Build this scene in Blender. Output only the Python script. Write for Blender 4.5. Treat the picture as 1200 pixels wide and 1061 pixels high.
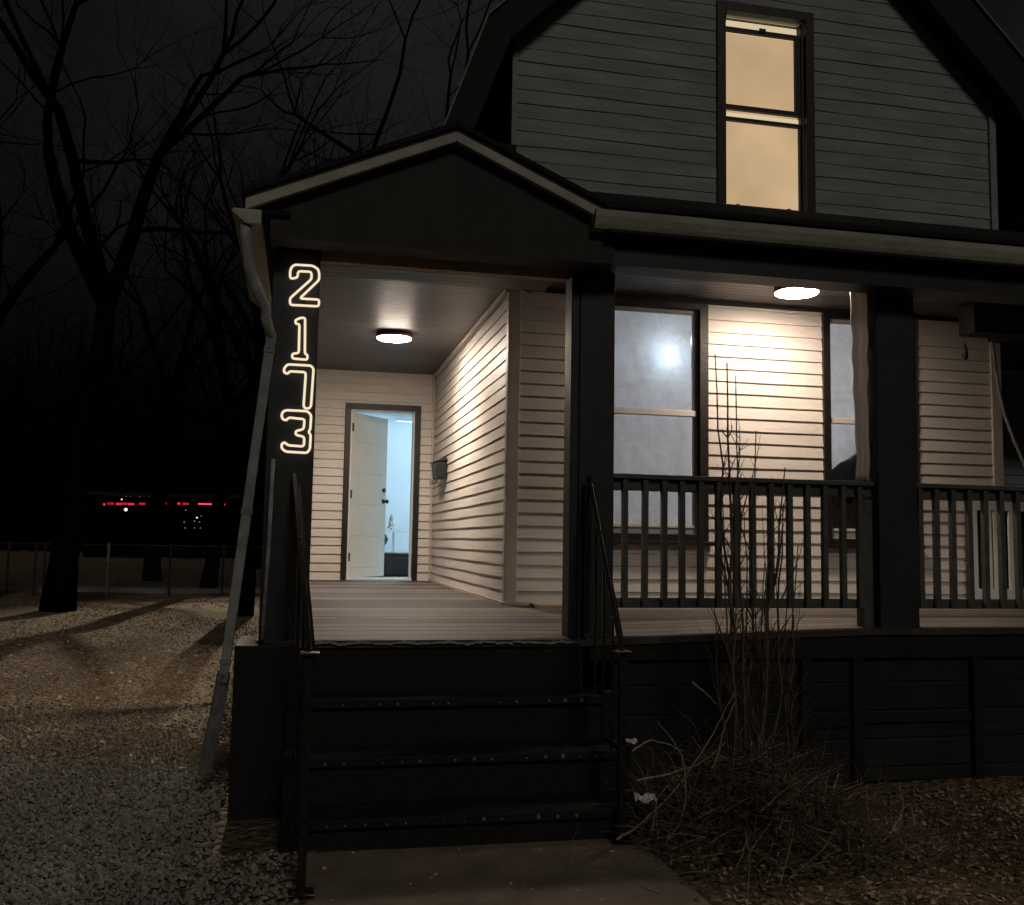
import bpy, math, random
from math import radians as R, sin, cos, pi
from mathutils import Vector, Matrix
SC = bpy.context.scene
COL = SC.collection
for o in list(bpy.data.objects): bpy.data.objects.remove(o)

# ------------------------------------------------------------------ camera
FPX, YAW, PITCH, ROLL, HC = 1150.94, .2121, .0907, .0169, .482
fw = Vector((sin(YAW)*cos(PITCH), cos(YAW)*cos(PITCH), sin(PITCH)))
rt = Vector((cos(YAW), -sin(YAW), 0)); up = rt.cross(fw)
rt, up = cos(ROLL)*rt + sin(ROLL)*up, -sin(ROLL)*rt + cos(ROLL)*up
cam_d = bpy.data.cameras.new('camera'); cam = bpy.data.objects.new('camera', cam_d); COL.objects.link(cam)
cam.matrix_world = Matrix(((rt.x, up.x, -fw.x, 0), (rt.y, up.y, -fw.y, 0), (rt.z, up.z, -fw.z, HC), (0, 0, 0, 1)))
cam_d.sensor_width = 36; cam_d.lens = FPX/1200*36; cam_d.clip_start = .05; cam_d.clip_end = 600
SC.camera = cam
SC.view_settings.view_transform = 'Standard'; SC.view_settings.look = 'None'
SC.view_settings.exposure = 0; SC.view_settings.gamma = 1
SC.cycles.use_denoising = True
SC.cycles.max_bounces = 8
SC.cycles.sample_clamp_indirect = 4

# ------------------------------------------------------------------ night sky
w = bpy.data.worlds.new('World'); SC.world = w; w.use_nodes = True
nt = w.node_tree; nd = nt.nodes; lk = nt.links; nd.clear()
wo = nd.new('ShaderNodeOutputWorld'); bg = nd.new('ShaderNodeBackground'); lk.new(bg.outputs[0], wo.inputs[0])
tc = nd.new('ShaderNodeTexCoord')
n1 = nd.new('ShaderNodeTexNoise'); n1.inputs['Scale'].default_value = 2.6; n1.inputs['Detail'].default_value = 5; n1.inputs['Roughness'].default_value = .55
lk.new(tc.outputs['Generated'], n1.inputs['Vector'])
cr = nd.new('ShaderNodeValToRGB')
cr.color_ramp.elements[0].position = .36; cr.color_ramp.elements[0].color = (.0042, .0050, .0046, 1)
cr.color_ramp.elements[1].position = .66; cr.color_ramp.elements[1].color = (.0135, .0128, .0125, 1)
lk.new(n1.outputs['Fac'], cr.inputs[0])
sp = nd.new('ShaderNodeSeparateXYZ'); lk.new(tc.outputs['Generated'], sp.inputs[0])
def mrange(sock, a, b, lo, hi):
    m = nd.new('ShaderNodeMapRange'); m.interpolation_type = 'SMOOTHSTEP'; m.clamp = True
    m.inputs['From Min'].default_value = a; m.inputs['From Max'].default_value = b; m.inputs['To Min'].default_value = lo; m.inputs['To Max'].default_value = hi
    lk.new(sock, m.inputs[0]); return m.outputs[0]
mu = nd.new('ShaderNodeMath'); mu.operation = 'MULTIPLY'
lk.new(mrange(sp.outputs[2], .05, .45, .12, 1.15), mu.inputs[0]); lk.new(mrange(sp.outputs[0], -.38, .1, .38, 1.0), mu.inputs[1])
lk.new(cr.outputs[0], bg.inputs[0]); lk.new(mu.outputs[0], bg.inputs[1])

# distant street light behind the photographer, as one weak warm sun
sd = bpy.data.lights.new('sun', 'SUN'); so = bpy.data.objects.new('sun', sd); COL.objects.link(so)
sd.energy = .29; sd.color = (1, .93, .82); sd.angle = R(11)
so.rotation_euler = Vector((-.08, .86, -.60)).to_track_quat('-Z', 'Y').to_euler()

# ------------------------------------------------------------------ helpers
def ray(u, v): return fw + (u-600)/FPX*rt - (v-530.5)/FPX*up
def atY(u, v, y): q = ray(u, v); q = q*(y/q.y); return Vector((q.x, y, q.z+HC))
def atZ(u, v, z): q = ray(u, v); q = q*((z-HC)/q.z); return Vector((q.x, q.y, z))

def mat(name, col, rough=.7, var=.15, scale=4, bump=0., bscale=40, metal=0, spec=.5, stretch=(1, 1, 1), coat=0):
    m = bpy.data.materials.new(name); m.use_nodes = True
    t = m.node_tree; b = t.nodes['Principled BSDF']; L = t.links
    b.inputs['Roughness'].default_value = rough; b.inputs['Metallic'].default_value = metal
    b.inputs['Specular IOR Level'].default_value = spec
    b.inputs['Coat Weight'].default_value = coat
    tc = t.nodes.new('ShaderNodeTexCoord'); mp = t.nodes.new('ShaderNodeMapping'); mp.inputs['Scale'].default_value = stretch
    L.new(tc.outputs['Object'], mp.inputs[0])
    n = t.nodes.new('ShaderNodeTexNoise'); n.inputs['Scale'].default_value = scale; n.inputs['Detail'].default_value = 8; n.inputs['Roughness'].default_value = .65
    L.new(mp.outputs[0], n.inputs['Vector'])
    r = t.nodes.new('ShaderNodeValToRGB'); r.color_ramp.elements[0].position = .3; r.color_ramp.elements[1].position = .7
    r.color_ramp.elements[0].color = tuple(c*(1-var) for c in col)+(1,)
    r.color_ramp.elements[1].color = tuple(min(1, c*(1+var)) for c in col)+(1,)
    L.new(n.outputs['Fac'], r.inputs[0]); L.new(r.outputs[0], b.inputs['Base Color'])
    mr = t.nodes.new('ShaderNodeMapRange'); mr.inputs['To Min'].default_value = max(.03, rough-.12); mr.inputs['To Max'].default_value = min(1, rough+.12)
    L.new(n.outputs['Fac'], mr.inputs[0]); L.new(mr.outputs[0], b.inputs['Roughness'])
    if bump:
        n2 = t.nodes.new('ShaderNodeTexNoise'); n2.inputs['Scale'].default_value = bscale; n2.inputs['Detail'].default_value = 5
        L.new(mp.outputs[0], n2.inputs['Vector'])
        bp = t.nodes.new('ShaderNodeBump'); bp.inputs['Strength'].default_value = bump; bp.inputs['Distance'].default_value = .02
        L.new(n2.outputs['Fac'], bp.inputs['Height']); L.new(bp.outputs[0], b.inputs['Normal'])
    return m
def emat(name, col, s, var=0, scale=3):
    m = bpy.data.materials.new(name); m.use_nodes = True; t = m.node_tree; t.nodes.clear()
    e = t.nodes.new('ShaderNodeEmission'); o = t.nodes.new('ShaderNodeOutputMaterial'); t.links.new(e.outputs[0], o.inputs[0])
    e.inputs[0].default_value = tuple(col)+(1,); e.inputs[1].default_value = s
    if var:
        tc = t.nodes.new('ShaderNodeTexCoord'); n = t.nodes.new('ShaderNodeTexNoise'); n.inputs['Scale'].default_value = scale
        t.links.new(tc.outputs['Object'], n.inputs['Vector'])
        mr = t.nodes.new('ShaderNodeMapRange'); mr.inputs['To Min'].default_value = s*(1-var); mr.inputs['To Max'].default_value = s*(1+var)
        t.links.new(n.outputs['Fac'], mr.inputs[0]); t.links.new(mr.outputs[0], e.inputs[1])
    return m

class MB:
    def __init__(s): s.v = []; s.f = []
    def quad(s, *p):
        i = len(s.v); s.v += [tuple(q) for q in p]; s.f.append(tuple(range(i, i+len(p))))
    def box(s, x0, x1, y0, y1, z0, z1):
        i = len(s.v)
        s.v += [(x, y, z) for z in (z0, z1) for y in (y0, y1) for x in (x0, x1)]
        for f in ((0, 2, 3, 1), (4, 5, 7, 6), (0, 1, 5, 4), (2, 6, 7, 3), (0, 4, 6, 2), (1, 3, 7, 5)): s.f.append(tuple(i+k for k in f))
        return s
    def hexa(s, pts):   # 8 points, bottom four then top four, ccw
        i = len(s.v); s.v += [tuple(p) for p in pts]
        for f in ((0, 3, 2, 1), (4, 5, 6, 7), (0, 1, 5, 4), (1, 2, 6, 5), (2, 3, 7, 6), (3, 0, 4, 7)): s.f.append(tuple(i+k for k in f))
        return s
    def bar(s, a, b, wx, wy, upv=(0, 0, 1)):
        a, b = Vector(a), Vector(b); d = (b-a).normalized(); u = Vector(upv)
        if abs(d.dot(u)) > .98: u = Vector((0, 1, 0))
        sx = d.cross(u).normalized(); sy = sx.cross(d)
        c = lambda p: [p-sx*wx/2-sy*wy/2, p+sx*wx/2-sy*wy/2, p+sx*wx/2+sy*wy/2, p-sx*wx/2+sy*wy/2]
        return s.hexa(c(a)+c(b))
    def tube(s, path, rad, n=6, closed=False):
        P = [Vector(p) for p in path]; m = len(P); rings = []
        rr = rad if isinstance(rad, (list, tuple)) else [rad]*m
        pu = None
        for k in range(m):
            if closed: d = (P[(k+1) % m]-P[k-1])
            else: d = P[min(k+1, m-1)]-P[max(k-1, 0)]
            if d.length < 1e-9: d = Vector((0, 0, 1))
            d.normalize()
            if pu is None: u = Vector((0, 0, 1)) if abs(d.z) < .9 else Vector((1, 0, 0))
            else: u = pu
            sx = d.cross(u)
            if sx.length < 1e-4: sx = d.cross(Vector((0, 1, 0.1)))
            sx.normalize(); sy = sx.cross(d); pu = sy
            i = len(s.v); s.v += [tuple(P[k]+rr[k]*(cos(2*pi*j/n)*sx+sin(2*pi*j/n)*sy)) for j in range(n)]; rings.append(i)
        for k in range(m if closed else m-1):
            a, b = rings[k], rings[(k+1) % m]
            for j in range(n): s.f.append((a+j, a+(j+1) % n, b+(j+1) % n, b+j))
        if not closed:
            s.f.append(tuple(rings[0]+j for j in range(n))[::-1]); s.f.append(tuple(rings[-1]+j for j in range(n)))
        return s
    def prism(s, poly, y0, y1):     # poly in xz, extruded along y
        i = len(s.v); n = len(poly)
        s.v += [(x, y0, z) for x, z in poly]+[(x, y1, z) for x, z in poly]
        s.f.append(tuple(range(i, i+n))); s.f.append(tuple(range(i+2*n-1, i+n-1, -1)))
        for k in range(n): s.f.append((i+k, i+n+k, i+n+(k+1) % n, i+(k+1) % n))
        return s
    def lathe(s, prof, cx, cy, n=32):
        rings = []
        for r, z in prof:
            i = len(s.v); s.v += [(cx+r*cos(2*pi*j/n), cy+r*sin(2*pi*j/n), z) for j in range(n)]; rings.append(i)
        for a, b in zip(rings, rings[1:]):
            for j in range(n): s.f.append((a+j, a+(j+1) % n, b+(j+1) % n, b+j))
        s.f.append(tuple(rings[0]+j for j in range(n))); s.f.append(tuple(rings[-1]+j for j in range(n)))
        return s
    def build(s, name, m, parent=None, bevel=0, smooth=False, recalc=True):
        me = bpy.data.meshes.new(name); me.from_pydata(s.v, [], s.f)
        if recalc:
            import bmesh
            b = bmesh.new(); b.from_mesh(me); bmesh.ops.recalc_face_normals(b, faces=b.faces); b.to_mesh(me); b.free()
        if smooth: me.polygons.foreach_set('use_smooth', [True]*len(me.polygons))
        o = bpy.data.objects.new(name, me); COL.objects.link(o); o.data.materials.append(m)
        if bevel:
            bv = o.modifiers.new('bevel', 'BEVEL'); bv.width = bevel; bv.segments = 2; bv.limit_method = 'ANGLE'
        if parent:
            o.parent = parent
            wm = Matrix.Identity(4); q = parent
            o.matrix_parent_inverse = world_of(parent).inverted()
        return o
def world_of(o):
    m = Matrix.LocRotScale(o.location, o.rotation_euler, o.scale)
    if o.parent: m = world_of(o.parent) @ o.matrix_parent_inverse @ m
    return m
def thing(name, label, cat, loc=(0, 0, 0), group=None):
    o = bpy.data.objects.new(name, None); COL.objects.link(o); o.location = loc; o.empty_display_size = .1
    return tag(o, label, cat, group)
def tag(o, label=None, cat=None, group=None, kind=None):
    if label: o['label'] = label
    if cat: o['category'] = cat
    if group: o['group'] = group
    if kind: o['kind'] = kind
    return o
def lab(o, label): o['label'] = label; return o
rnd = random.Random(5)

GZ = -.95                      # ground level; the deck is zero
XS, XR, Y1, YB, YF = 1.59, 6.0, 7.5, 11.84, 5.5
H = 2.5
def deckz(x, y):
    t = max(0, min(1, (Y1-y)/2.0))
    e = -.066 + .058*max(0, min(1, (x-1.7)/1.6))
    return e*t

# ------------------------------------------------------------------ materials
M = {}
M['siding'] = mat('cream_vinyl_siding', (.69, .64, .585), .5, .10, 2.2, .08, 14, stretch=(1, 1, 3))
M['upper'] = mat('weathered_upper_siding', (.30, .31, .315), .7, .30, 1.6, .3, 22, stretch=(1, 1, 5))
M['trimw'] = mat('cream_trim', (.56, .50, .45), .5, .1, 6)
M['char'] = mat('charcoal_paint', (.024, .027, .031), .55, .3, 5, .06, 30)
M['gable'] = mat('gable_board', (.034, .034, .031), .8, .3, 3, .3, 20, stretch=(3, 1, 1))
M['black'] = mat('black_stain', (.0065, .0065, .0065), .75, .5, 4, .4, 25)
M['rail'] = mat('green_grey_railing_paint', (.085, .090, .078), .6, .35, 12, .3, 60)
M['fascia'] = mat('dirty_white_fascia', (.42, .41, .35), .65, .3, 5, .3, 30, stretch=(.5, 1, 1))
M['shingle'] = mat('roof_shingle', (.011, .011, .012), .95, .4, 30, .8, 60)
M['soffit'] = mat('dark_soffit', (.008, .008, .008), .8, .3, 5, .2, 20)
M['casing'] = mat('dark_brown_casing', (.011, .009, .008), .5, .3, 7, .15, 40)
M['steel'] = mat('black_iron', (.05, .045, .04), .35, .5, 30, .2, 90, metal=.7)
M['galv'] = mat('galvanised_metal', (.27, .28, .28), .5, .45, 9, .3, 40, metal=.1)
M['alu'] = mat('white_aluminium_downspout', (.34, .35, .34), .5, .35, 9, .3, 30)
M['vinyl'] = mat('white_vinyl_sash', (.66, .62, .58), .45, .08, 8)
M['door'] = mat('white_door_paint', (.70, .68, .60), .45, .05, 5)
M['hose'] = mat('grey_hose', (.13, .13, .14), .6, .2, 20)
M['mottle'] = mat('mottled_grey', (.19, .18, .165), .7, .5, 60)
M['concrete'] = mat('concrete', (.22, .17, .13), .9, .3, 5, .5, 70)
M['slab'] = mat('pale_concrete', (.30, .30, .30), .9, .2, 6, .4, 40)
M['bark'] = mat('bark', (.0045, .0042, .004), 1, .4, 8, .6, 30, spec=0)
M['cane'] = mat('cane_bark', (.13, .09, .07), .8, .4, 20, .3, 50)
M['twig'] = mat('dry_twig', (.34, .29, .20), .8, .45, 15, .3, 50)
M['darktwig'] = mat('dark_twig', (.12, .075, .06), .85, .5, 12)
M['leaf'] = mat('dead_leaf', (.52, .36, .215), .8, .55, 9)
M['green'] = mat('winter_weed', (.07, .075, .035), .8, .5, 9)
M['stone'] = mat('pale_gravel', (.29, .275, .24), .85, .75, 28, .3, 60)
M['copper'] = mat('reddish_metal_rim', (.20, .085, .06), .4, .2, 9, metal=.6)
M['white'] = mat('white_paint', (.82, .80, .77), .5, .08, 8)
M['blue'] = mat('pale_blue_wall', (.60, .72, .80), .6, .04, 3)
M['roomw'] = mat('room_wall', (.66, .67, .68), .7, .04, 3)
M['dark'] = mat('dark_plastic', (.012, .012, .013), .45, .3, 8)
M['wire'] = mat('fence_wire', (.035, .035, .035), .6, .3, 8)
M['farw'] = mat('far_wall', (.002, .0018, .0018), 1, .3, 1, spec=0)
M['nside'] = mat('neighbour_siding', (.26, .28, .33), .7, .2, 2)
M['lightwood'] = mat('raw_wood', (.50, .36, .24), .7, .25, 9, .2, 30, stretch=(1, 8, 8))

def boards_mat(name, c0, c1, axis, width, rough, bump=.35, gap=.06, tone=.35):
    """boards: a wave of dark joints along one axis, per-board tone and grain"""
    m = bpy.data.materials.new(name); m.use_nodes = True; t = m.node_tree; b = t.nodes['Principled BSDF']; L = t.links; N = t.nodes.new
    tc = N('ShaderNodeTexCoord'); sp = N('ShaderNodeSeparateXYZ'); L.new(tc.outputs['Object'], sp.inputs[0])
    a = sp.outputs[axis]
    d = N('ShaderNodeMath'); d.operation = 'DIVIDE'; d.inputs[1].default_value = width; L.new(a, d.inputs[0])
    fl = N('ShaderNodeMath'); fl.operation = 'FLOOR'; L.new(d.outputs[0], fl.inputs[0])
    fr = N('ShaderNodeMath'); fr.operation = 'FRACT'; L.new(d.outputs[0], fr.inputs[0])
    wn = N('ShaderNodeTexWhiteNoise'); wn.noise_dimensions = '1D'; L.new(fl.outputs[0], wn.inputs['W'])
    mp = N('ShaderNodeMapping'); sc = [2.0, 2.0, 2.0]; sc[axis] = 45; mp.inputs['Scale'].default_value = sc
    L.new(tc.outputs['Object'], mp.inputs[0])
    cb = N('ShaderNodeCombineXYZ'); mul = N('ShaderNodeMath'); mul.operation = 'MULTIPLY'; mul.inputs[1].default_value = 17.3
    L.new(wn.outputs['Value'], mul.inputs[0]); L.new(mul.outputs[0], cb.inputs[0]); L.new(cb.outputs[0], mp.inputs['Location'])
    gn = N('ShaderNodeTexNoise'); gn.inputs['Scale'].default_value = 1.3; gn.inputs['Detail'].default_value = 8; gn.inputs['Roughness'].default_value = .7; L.new(mp.outputs[0], gn.inputs['Vector'])
    wear = N('ShaderNodeTexNoise'); wear.inputs['Scale'].default_value = 1.7; wear.inputs['Detail'].default_value = 6; L.new(tc.outputs['Object'], wear.inputs['Vector'])
    s1 = N('ShaderNodeMath'); s1.operation = 'MULTIPLY_ADD'; s1.inputs[1].default_value = tone; L.new(wn.outputs['Value'], s1.inputs[0]); L.new(gn.outputs['Fac'], s1.inputs[2])
    s2 = N('ShaderNodeMath'); s2.operation = 'MULTIPLY_ADD'; s2.inputs[1].default_value = .6; L.new(wear.outputs['Fac'], s2.inputs[0]); L.new(s1.outputs[0], s2.inputs[2])
    cr = N('ShaderNodeValToRGB'); cr.color_ramp.elements[0].position = .15; cr.color_ramp.elements[1].position = .88
    cr.color_ramp.elements[0].color = tuple(c0)+(1,); cr.color_ramp.elements[1].color = tuple(c1)+(1,); s3 = N('ShaderNodeMath'); s3.operation = 'MULTIPLY_ADD'; s3.inputs[1].default_value = 1.5; s3.inputs[2].default_value = -.95-(tone-.35)*.75; L.new(s2.outputs[0], s3.inputs[0]); L.new(s3.outputs[0], cr.inputs[0])
    ed = N('ShaderNodeMath'); ed.operation = 'PINGPONG'; ed.inputs[1].default_value = .5; L.new(fr.outputs[0], ed.inputs[0])
    st = N('ShaderNodeMapRange'); st.inputs['From Max'].default_value = gap; st.clamp = True; L.new(ed.outputs[0], st.inputs[0])
    mx = N('ShaderNodeMix'); mx.data_type = 'RGBA'; mx.inputs['A'].default_value = tuple(c*.15 for c in c0)+(1,)
    L.new(st.outputs[0], mx.inputs['Factor']); L.new(cr.outputs[0], mx.inputs['B']); L.new(mx.outputs['Result'], b.inputs['Base Color'])
    hh = N('ShaderNodeMath'); hh.operation = 'MULTIPLY_ADD'; hh.inputs[1].default_value = .15; L.new(gn.outputs['Fac'], hh.inputs[0]); L.new(st.outputs[0], hh.inputs[2])
    bp = N('ShaderNodeBump'); bp.inputs['Strength'].default_value = bump; bp.inputs['Distance'].default_value = .01; L.new(hh.outputs[0], bp.inputs['Height']); L.new(bp.outputs[0], b.inputs['Normal'])
    mr = N('ShaderNodeMapRange'); mr.inputs['To Min'].default_value = rough-.1; mr.inputs['To Max'].default_value = rough+.15; L.new(gn.outputs['Fac'], mr.inputs[0]); L.new(mr.outputs[0], b.inputs['Roughness'])
    return m
M['deck'] = boards_mat('deck_boards', (.040, .033, .028), (.21, .175, .145), 1, .19, .6, 1, .07, .8)
M['ceil'] = boards_mat('ceiling_boards', (.045, .038, .037), (.090, .078, .073), 1, .085, .47, .6, .10)
M['skirt'] = boards_mat('skirt_boards', (.005, .006, .007), (.026, .029, .030), 2, .17, .7, .6, .05)

# ground: soil with leaf litter
def ground_mat():
    m = bpy.data.materials.new('leafy_soil'); m.use_nodes = True; t = m.node_tree; b = t.nodes['Principled BSDF']; L = t.links; N = t.nodes.new
    tc = N('ShaderNodeTexCoord')
    v = N('ShaderNodeTexVoronoi'); v.inputs['Scale'].default_value = 16; L.new(tc.outputs['Object'], v.inputs['Vector'])
    n = N('ShaderNodeTexNoise'); n.inputs['Scale'].default_value = 1.1; n.inputs['Detail'].default_value = 9; L.new(tc.outputs['Object'], n.inputs['Vector'])
    n2 = N('ShaderNodeTexNoise'); n2.inputs['Scale'].default_value = 24; n2.inputs['Detail'].default_value = 6; L.new(tc.outputs['Object'], n2.inputs['Vector'])
    r = N('ShaderNodeValToRGB'); r.color_ramp.elements[0].color = (.07, .055, .038, 1); r.color_ramp.elements[1].color = (.40, .30, .19, 1)
    r.color_ramp.elements[0].position = .3; r.color_ramp.elements[1].position = .72
    L.new(n2.outputs['Fac'], r.inputs[0])
    hs = N('ShaderNodeMix'); hs.data_type = 'RGBA'; hs.blend_type = 'MULTIPLY'; hs.inputs['Factor'].default_value = .75
    cr = N('ShaderNodeValToRGB'); cr.color_ramp.elements[0].color = (.45, .42, .38, 1); cr.color_ramp.elements[1].color = (1.3, 1.2, 1.1, 1)
    L.new(v.outputs['Color'], cr.inputs[0]); L.new(r.outputs[0], hs.inputs['A']); L.new(cr.outputs[0], hs.inputs['B'])
    h2 = N('ShaderNodeMix'); h2.data_type = 'RGBA'; h2.blend_type = 'MULTIPLY'; h2.inputs['Factor'].default_value = .6
    c2 = N('ShaderNodeValToRGB'); c2.color_ramp.elements[0].position = .35; c2.color_ramp.elements[0].color = (.4, .45, .4, 1); c2.color_ramp.elements[1].position = .65; c2.color_ramp.elements[1].color = (1.2, 1.15, 1.1, 1)
    L.new(n.outputs['Fac'], c2.inputs[0]); L.new(hs.outputs['Result'], h2.inputs['A']); L.new(c2.outputs[0], h2.inputs['B'])
    L.new(h2.outputs['Result'], b.inputs['Base Color']); b.inputs['Roughness'].default_value = .95
    bp = N('ShaderNodeBump'); bp.inputs['Strength'].default_value = 1; bp.inputs['Distance'].default_value = .05
    ad = N('ShaderNodeMath'); L.new(v.outputs['Distance'], ad.inputs[0]); L.new(n2.outputs['Fac'], ad.inputs[1]); L.new(ad.outputs[0], bp.inputs['Height']); L.new(bp.outputs[0], b.inputs['Normal'])
    return m
M['ground'] = ground_mat()

def glass_mat(name, rough=.02, tint=(1, 1, 1), alpha=.18):
    m = bpy.data.materials.new(name); m.use_nodes = True; t = m.node_tree; t.nodes.clear(); N = t.nodes.new; L = t.links
    o = N('ShaderNodeOutputMaterial'); mx = N('ShaderNodeMixShader'); tr = N('ShaderNodeBsdfTransparent'); gl = N('ShaderNodeBsdfGlossy')
    tr.inputs[0].default_value = tuple(tint)+(1,); gl.inputs['Roughness'].default_value = rough
    fr = N('ShaderNodeFresnel'); fr.inputs[0].default_value = 1.5
    tc = N('ShaderNodeTexCoord'); n = N('ShaderNodeTexNoise'); n.inputs['Scale'].default_value = 5
    L.new(tc.outputs['Object'], n.inputs['Vector']); bp = N('ShaderNodeBump'); bp.inputs['Strength'].default_value = .05; L.new(n.outputs['Fac'], bp.inputs['Height']); L.new(bp.outputs[0], gl.inputs['Normal'])
    L.new(fr.outputs[0], mx.inputs[0]); L.new(tr.outputs[0], mx.inputs[1]); L.new(gl.outputs[0], mx.inputs[2]); L.new(mx.outputs[0], o.inputs[0])
    return m
M['glass'] = glass_mat('window_glass')
def film_mat(name, col, trans=.6):
    m = bpy.data.materials.new(name); m.use_nodes = True; t = m.node_tree; t.nodes.clear(); N = t.nodes.new; L = t.links
    o = N('ShaderNodeOutputMaterial'); mx = N('ShaderNodeMixShader'); tr = N('ShaderNodeBsdfTranslucent'); df = N('ShaderNodeBsdfPrincipled')
    tr.inputs[0].default_value = tuple(col)+(1,); df.inputs['Base Color'].default_value = tuple(c*.7 for c in col)+(1,); df.inputs['Roughness'].default_value = .35
    mx.inputs[0].default_value = 1-trans
    tc = N('ShaderNodeTexCoord'); n = N('ShaderNodeTexNoise'); n.inputs['Scale'].default_value = 3.2; n.inputs['Detail'].default_value = 4; n.inputs['Distortion'].default_value = .8
    L.new(tc.outputs['Object'], n.inputs['Vector']); bp = N('ShaderNodeBump'); bp.inputs['Strength'].default_value = .35; bp.inputs['Distance'].default_value = .05; L.new(n.outputs['Fac'], bp.inputs['Height'])
    n3 = N('ShaderNodeTexNoise'); n3.inputs['Scale'].default_value = 7; n3.inputs['Detail'].default_value = 7; n3.inputs['Roughness'].default_value = .6; n3.inputs['Distortion'].default_value = 2.2
    L.new(tc.outputs['Object'], n3.inputs['Vector'])
    c3 = N('ShaderNodeValToRGB'); c3.color_ramp.elements[0].position = .32; c3.color_ramp.elements[1].position = .68
    c3.color_ramp.elements[0].color = tuple(c*.86 for c in col)+(1,); c3.color_ramp.elements[1].color = tuple(min(1, c*1.12) for c in col)+(1,)
    L.new(n3.outputs['Fac'], c3.inputs[0]); L.new(c3.outputs[0], tr.inputs[0])
    L.new(bp.outputs[0], df.inputs['Normal']); L.new(bp.outputs[0], tr.inputs['Normal'])
    L.new(tr.outputs[0], mx.inputs[1]); L.new(df.outputs[0], mx.inputs[2]); L.new(mx.outputs[0], o.inputs[0])
    return m
M['film'] = film_mat('translucent_window_film', (.84, .84, .85))
M['sheet'] = film_mat('plastic_sheeting', (.72, .68, .64), .3)
M['bulb1'] = emat('led_panel_light', (1, .83, .67), 265)
M['bulb2'] = emat('led_panel_light_warm', (1, .81, .65), 130)
M['digit'] = emat('warm_white_light_tube', (1, .80, .57), 1.0)
M['shade'] = emat('lit_roller_shade', (1, .69, .39), .62, .30, 1.6)
M['shadebright'] = emat('lit_bare_glass', (1, .80, .50), .80, .05)

# ------------------------------------------------------------------ ground
g = MB(); nx = 60
import math as _m
def gh(x, y): return GZ + .03*sin(x*1.7+.5)*cos(y*1.3) * (0 if (0 < x < 2.2 and y < 6) else 1)
xs = [-160, -100, -60, -40, -28, -20, -14]+[-10+.5*i for i in range(41)]+[14, 20, 28, 40, 60, 100, 160]
ys = [-60, -30, -15, -8, -4]+[-1+.5*i for i in range(40)]+[22, 26, 32, 40, 55, 80, 120, 200, 300]
for y in ys:
    for x in xs: g.v.append((x, y, gh(x, y)))
W_ = len(xs)
for j in range(len(ys)-1):
    for i in range(W_-1): g.f.append((j*W_+i, j*W_+i+1, (j+1)*W_+i+1, (j+1)*W_+i))
tag(g.build('ground', M['ground'], smooth=True), kind='structure')
g = MB(); g.box(.08, 1.66, 1.2, 4.69, GZ-.1, GZ+.012); g.box(.08, 1.66, -.6, 1.185, GZ-.1, GZ+.008)
tag(g.build('front_path', M['concrete'], bevel=.01), kind='structure')
g = MB(); g.box(-6.2, 1.0, 26.2, 27.3, GZ-.1, GZ+.10)
tag(g.build('driveway_slab', M['slab'], bevel=.02), kind='structure')

# coarse gravel (uncountable)
def stone(mb, x, y, z, r):
    a = rnd.random()*6.28; sx, sy, sz = r*rnd.uniform(.7, 1.35), r*rnd.uniform(.7, 1.1), r*rnd.uniform(.6, 1.1)
    tl = rnd.uniform(-.6, .6)
    i = len(mb.v); pts = []
    for (px, py, pz) in ((1, 0, 0), (.3, .95, .1), (-.8, .6, -.1), (-.85, -.55, .1), (.25, -1, 0)):
        pts.append((px*rnd.uniform(.8, 1.15), py*rnd.uniform(.8, 1.15), pz-.15))
    pts += [(.45, .2, .8), (-.35, .35, .95), (-.1, -.5, .75)]
    for (px, py, pz) in pts:
        px, py, pz = px*sx, py*sy, pz*sz; pz2 = pz+px*tl
        mb.v.append((x+px*cos(a)-py*sin(a), y+px*sin(a)+py*cos(a), z+pz2))
    for f in ((0, 1, 5), (1, 2, 6), (1, 6, 5), (2, 3, 6), (3, 4, 7), (3, 7, 6), (4, 0, 7), (0, 5, 7), (5, 6, 7)): mb.f.append(tuple(i+k for k in f))
g = MB()
for k in range(60000):
    t = rnd.random(); y = 2.6+(9.0-2.6)*t
    x0 = -.62*y-.3
    x = rnd.uniform(x0, .05 if y < 4.7 else -.34)
    edge = 6.35+.35*sin(x*2.1)+.8*(x+1.4)*.2
    if y > edge and rnd.random() < min(.93, (y-edge)*1.4): continue
    if x > -.42 and rnd.random() < .6: continue
    stone(g, x, y, gh(x, y)+.004+rnd.random()*.016, rnd.uniform(.0065, .0155))
tag(g.build('gravel', M['stone'], recalc=False), kind='stuff', label='loose pale angular gravel covering the ground at lower left')
# fine gravel and leaves beyond it
g = MB()
for k in range(26000):
    y = 6.2+rnd.random()**1.5*19; x = rnd.uniform(-.64*y, -.3)
    stone(g, x, y, gh(x, y), rnd.uniform(.009, .021))
tag(g.build('brown_gravel', mat('brown_gravel', (.22, .175, .125), .9, .45, 22), recalc=False), kind='stuff', label='small brown gravel on the yard beside the house')
def leaf(mb, x, y, z, s):
    a = rnd.random()*6.28; u = Vector((cos(a), sin(a), rnd.uniform(-.5, .5)))*s; v = Vector((-sin(a), cos(a), rnd.uniform(-.5, .5)))*s*.55
    c = Vector((x, y, z+s*.4))
    mb.quad(c-u, c-v*.8+u*.1, c+u, c+v+Vector((0, 0, s*.3)))
g = MB()
for k in range(16000):
    x = rnd.uniform(1.75, 8.5); y = rnd.uniform(3.2, 5.4) if rnd.random() < .75 else rnd.uniform(5.4, 7)
    if y > 5.3 and x < XR+1.5: continue
    leaf(g, x, y, gh(x, y), rnd.uniform(.006, .021))
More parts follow.
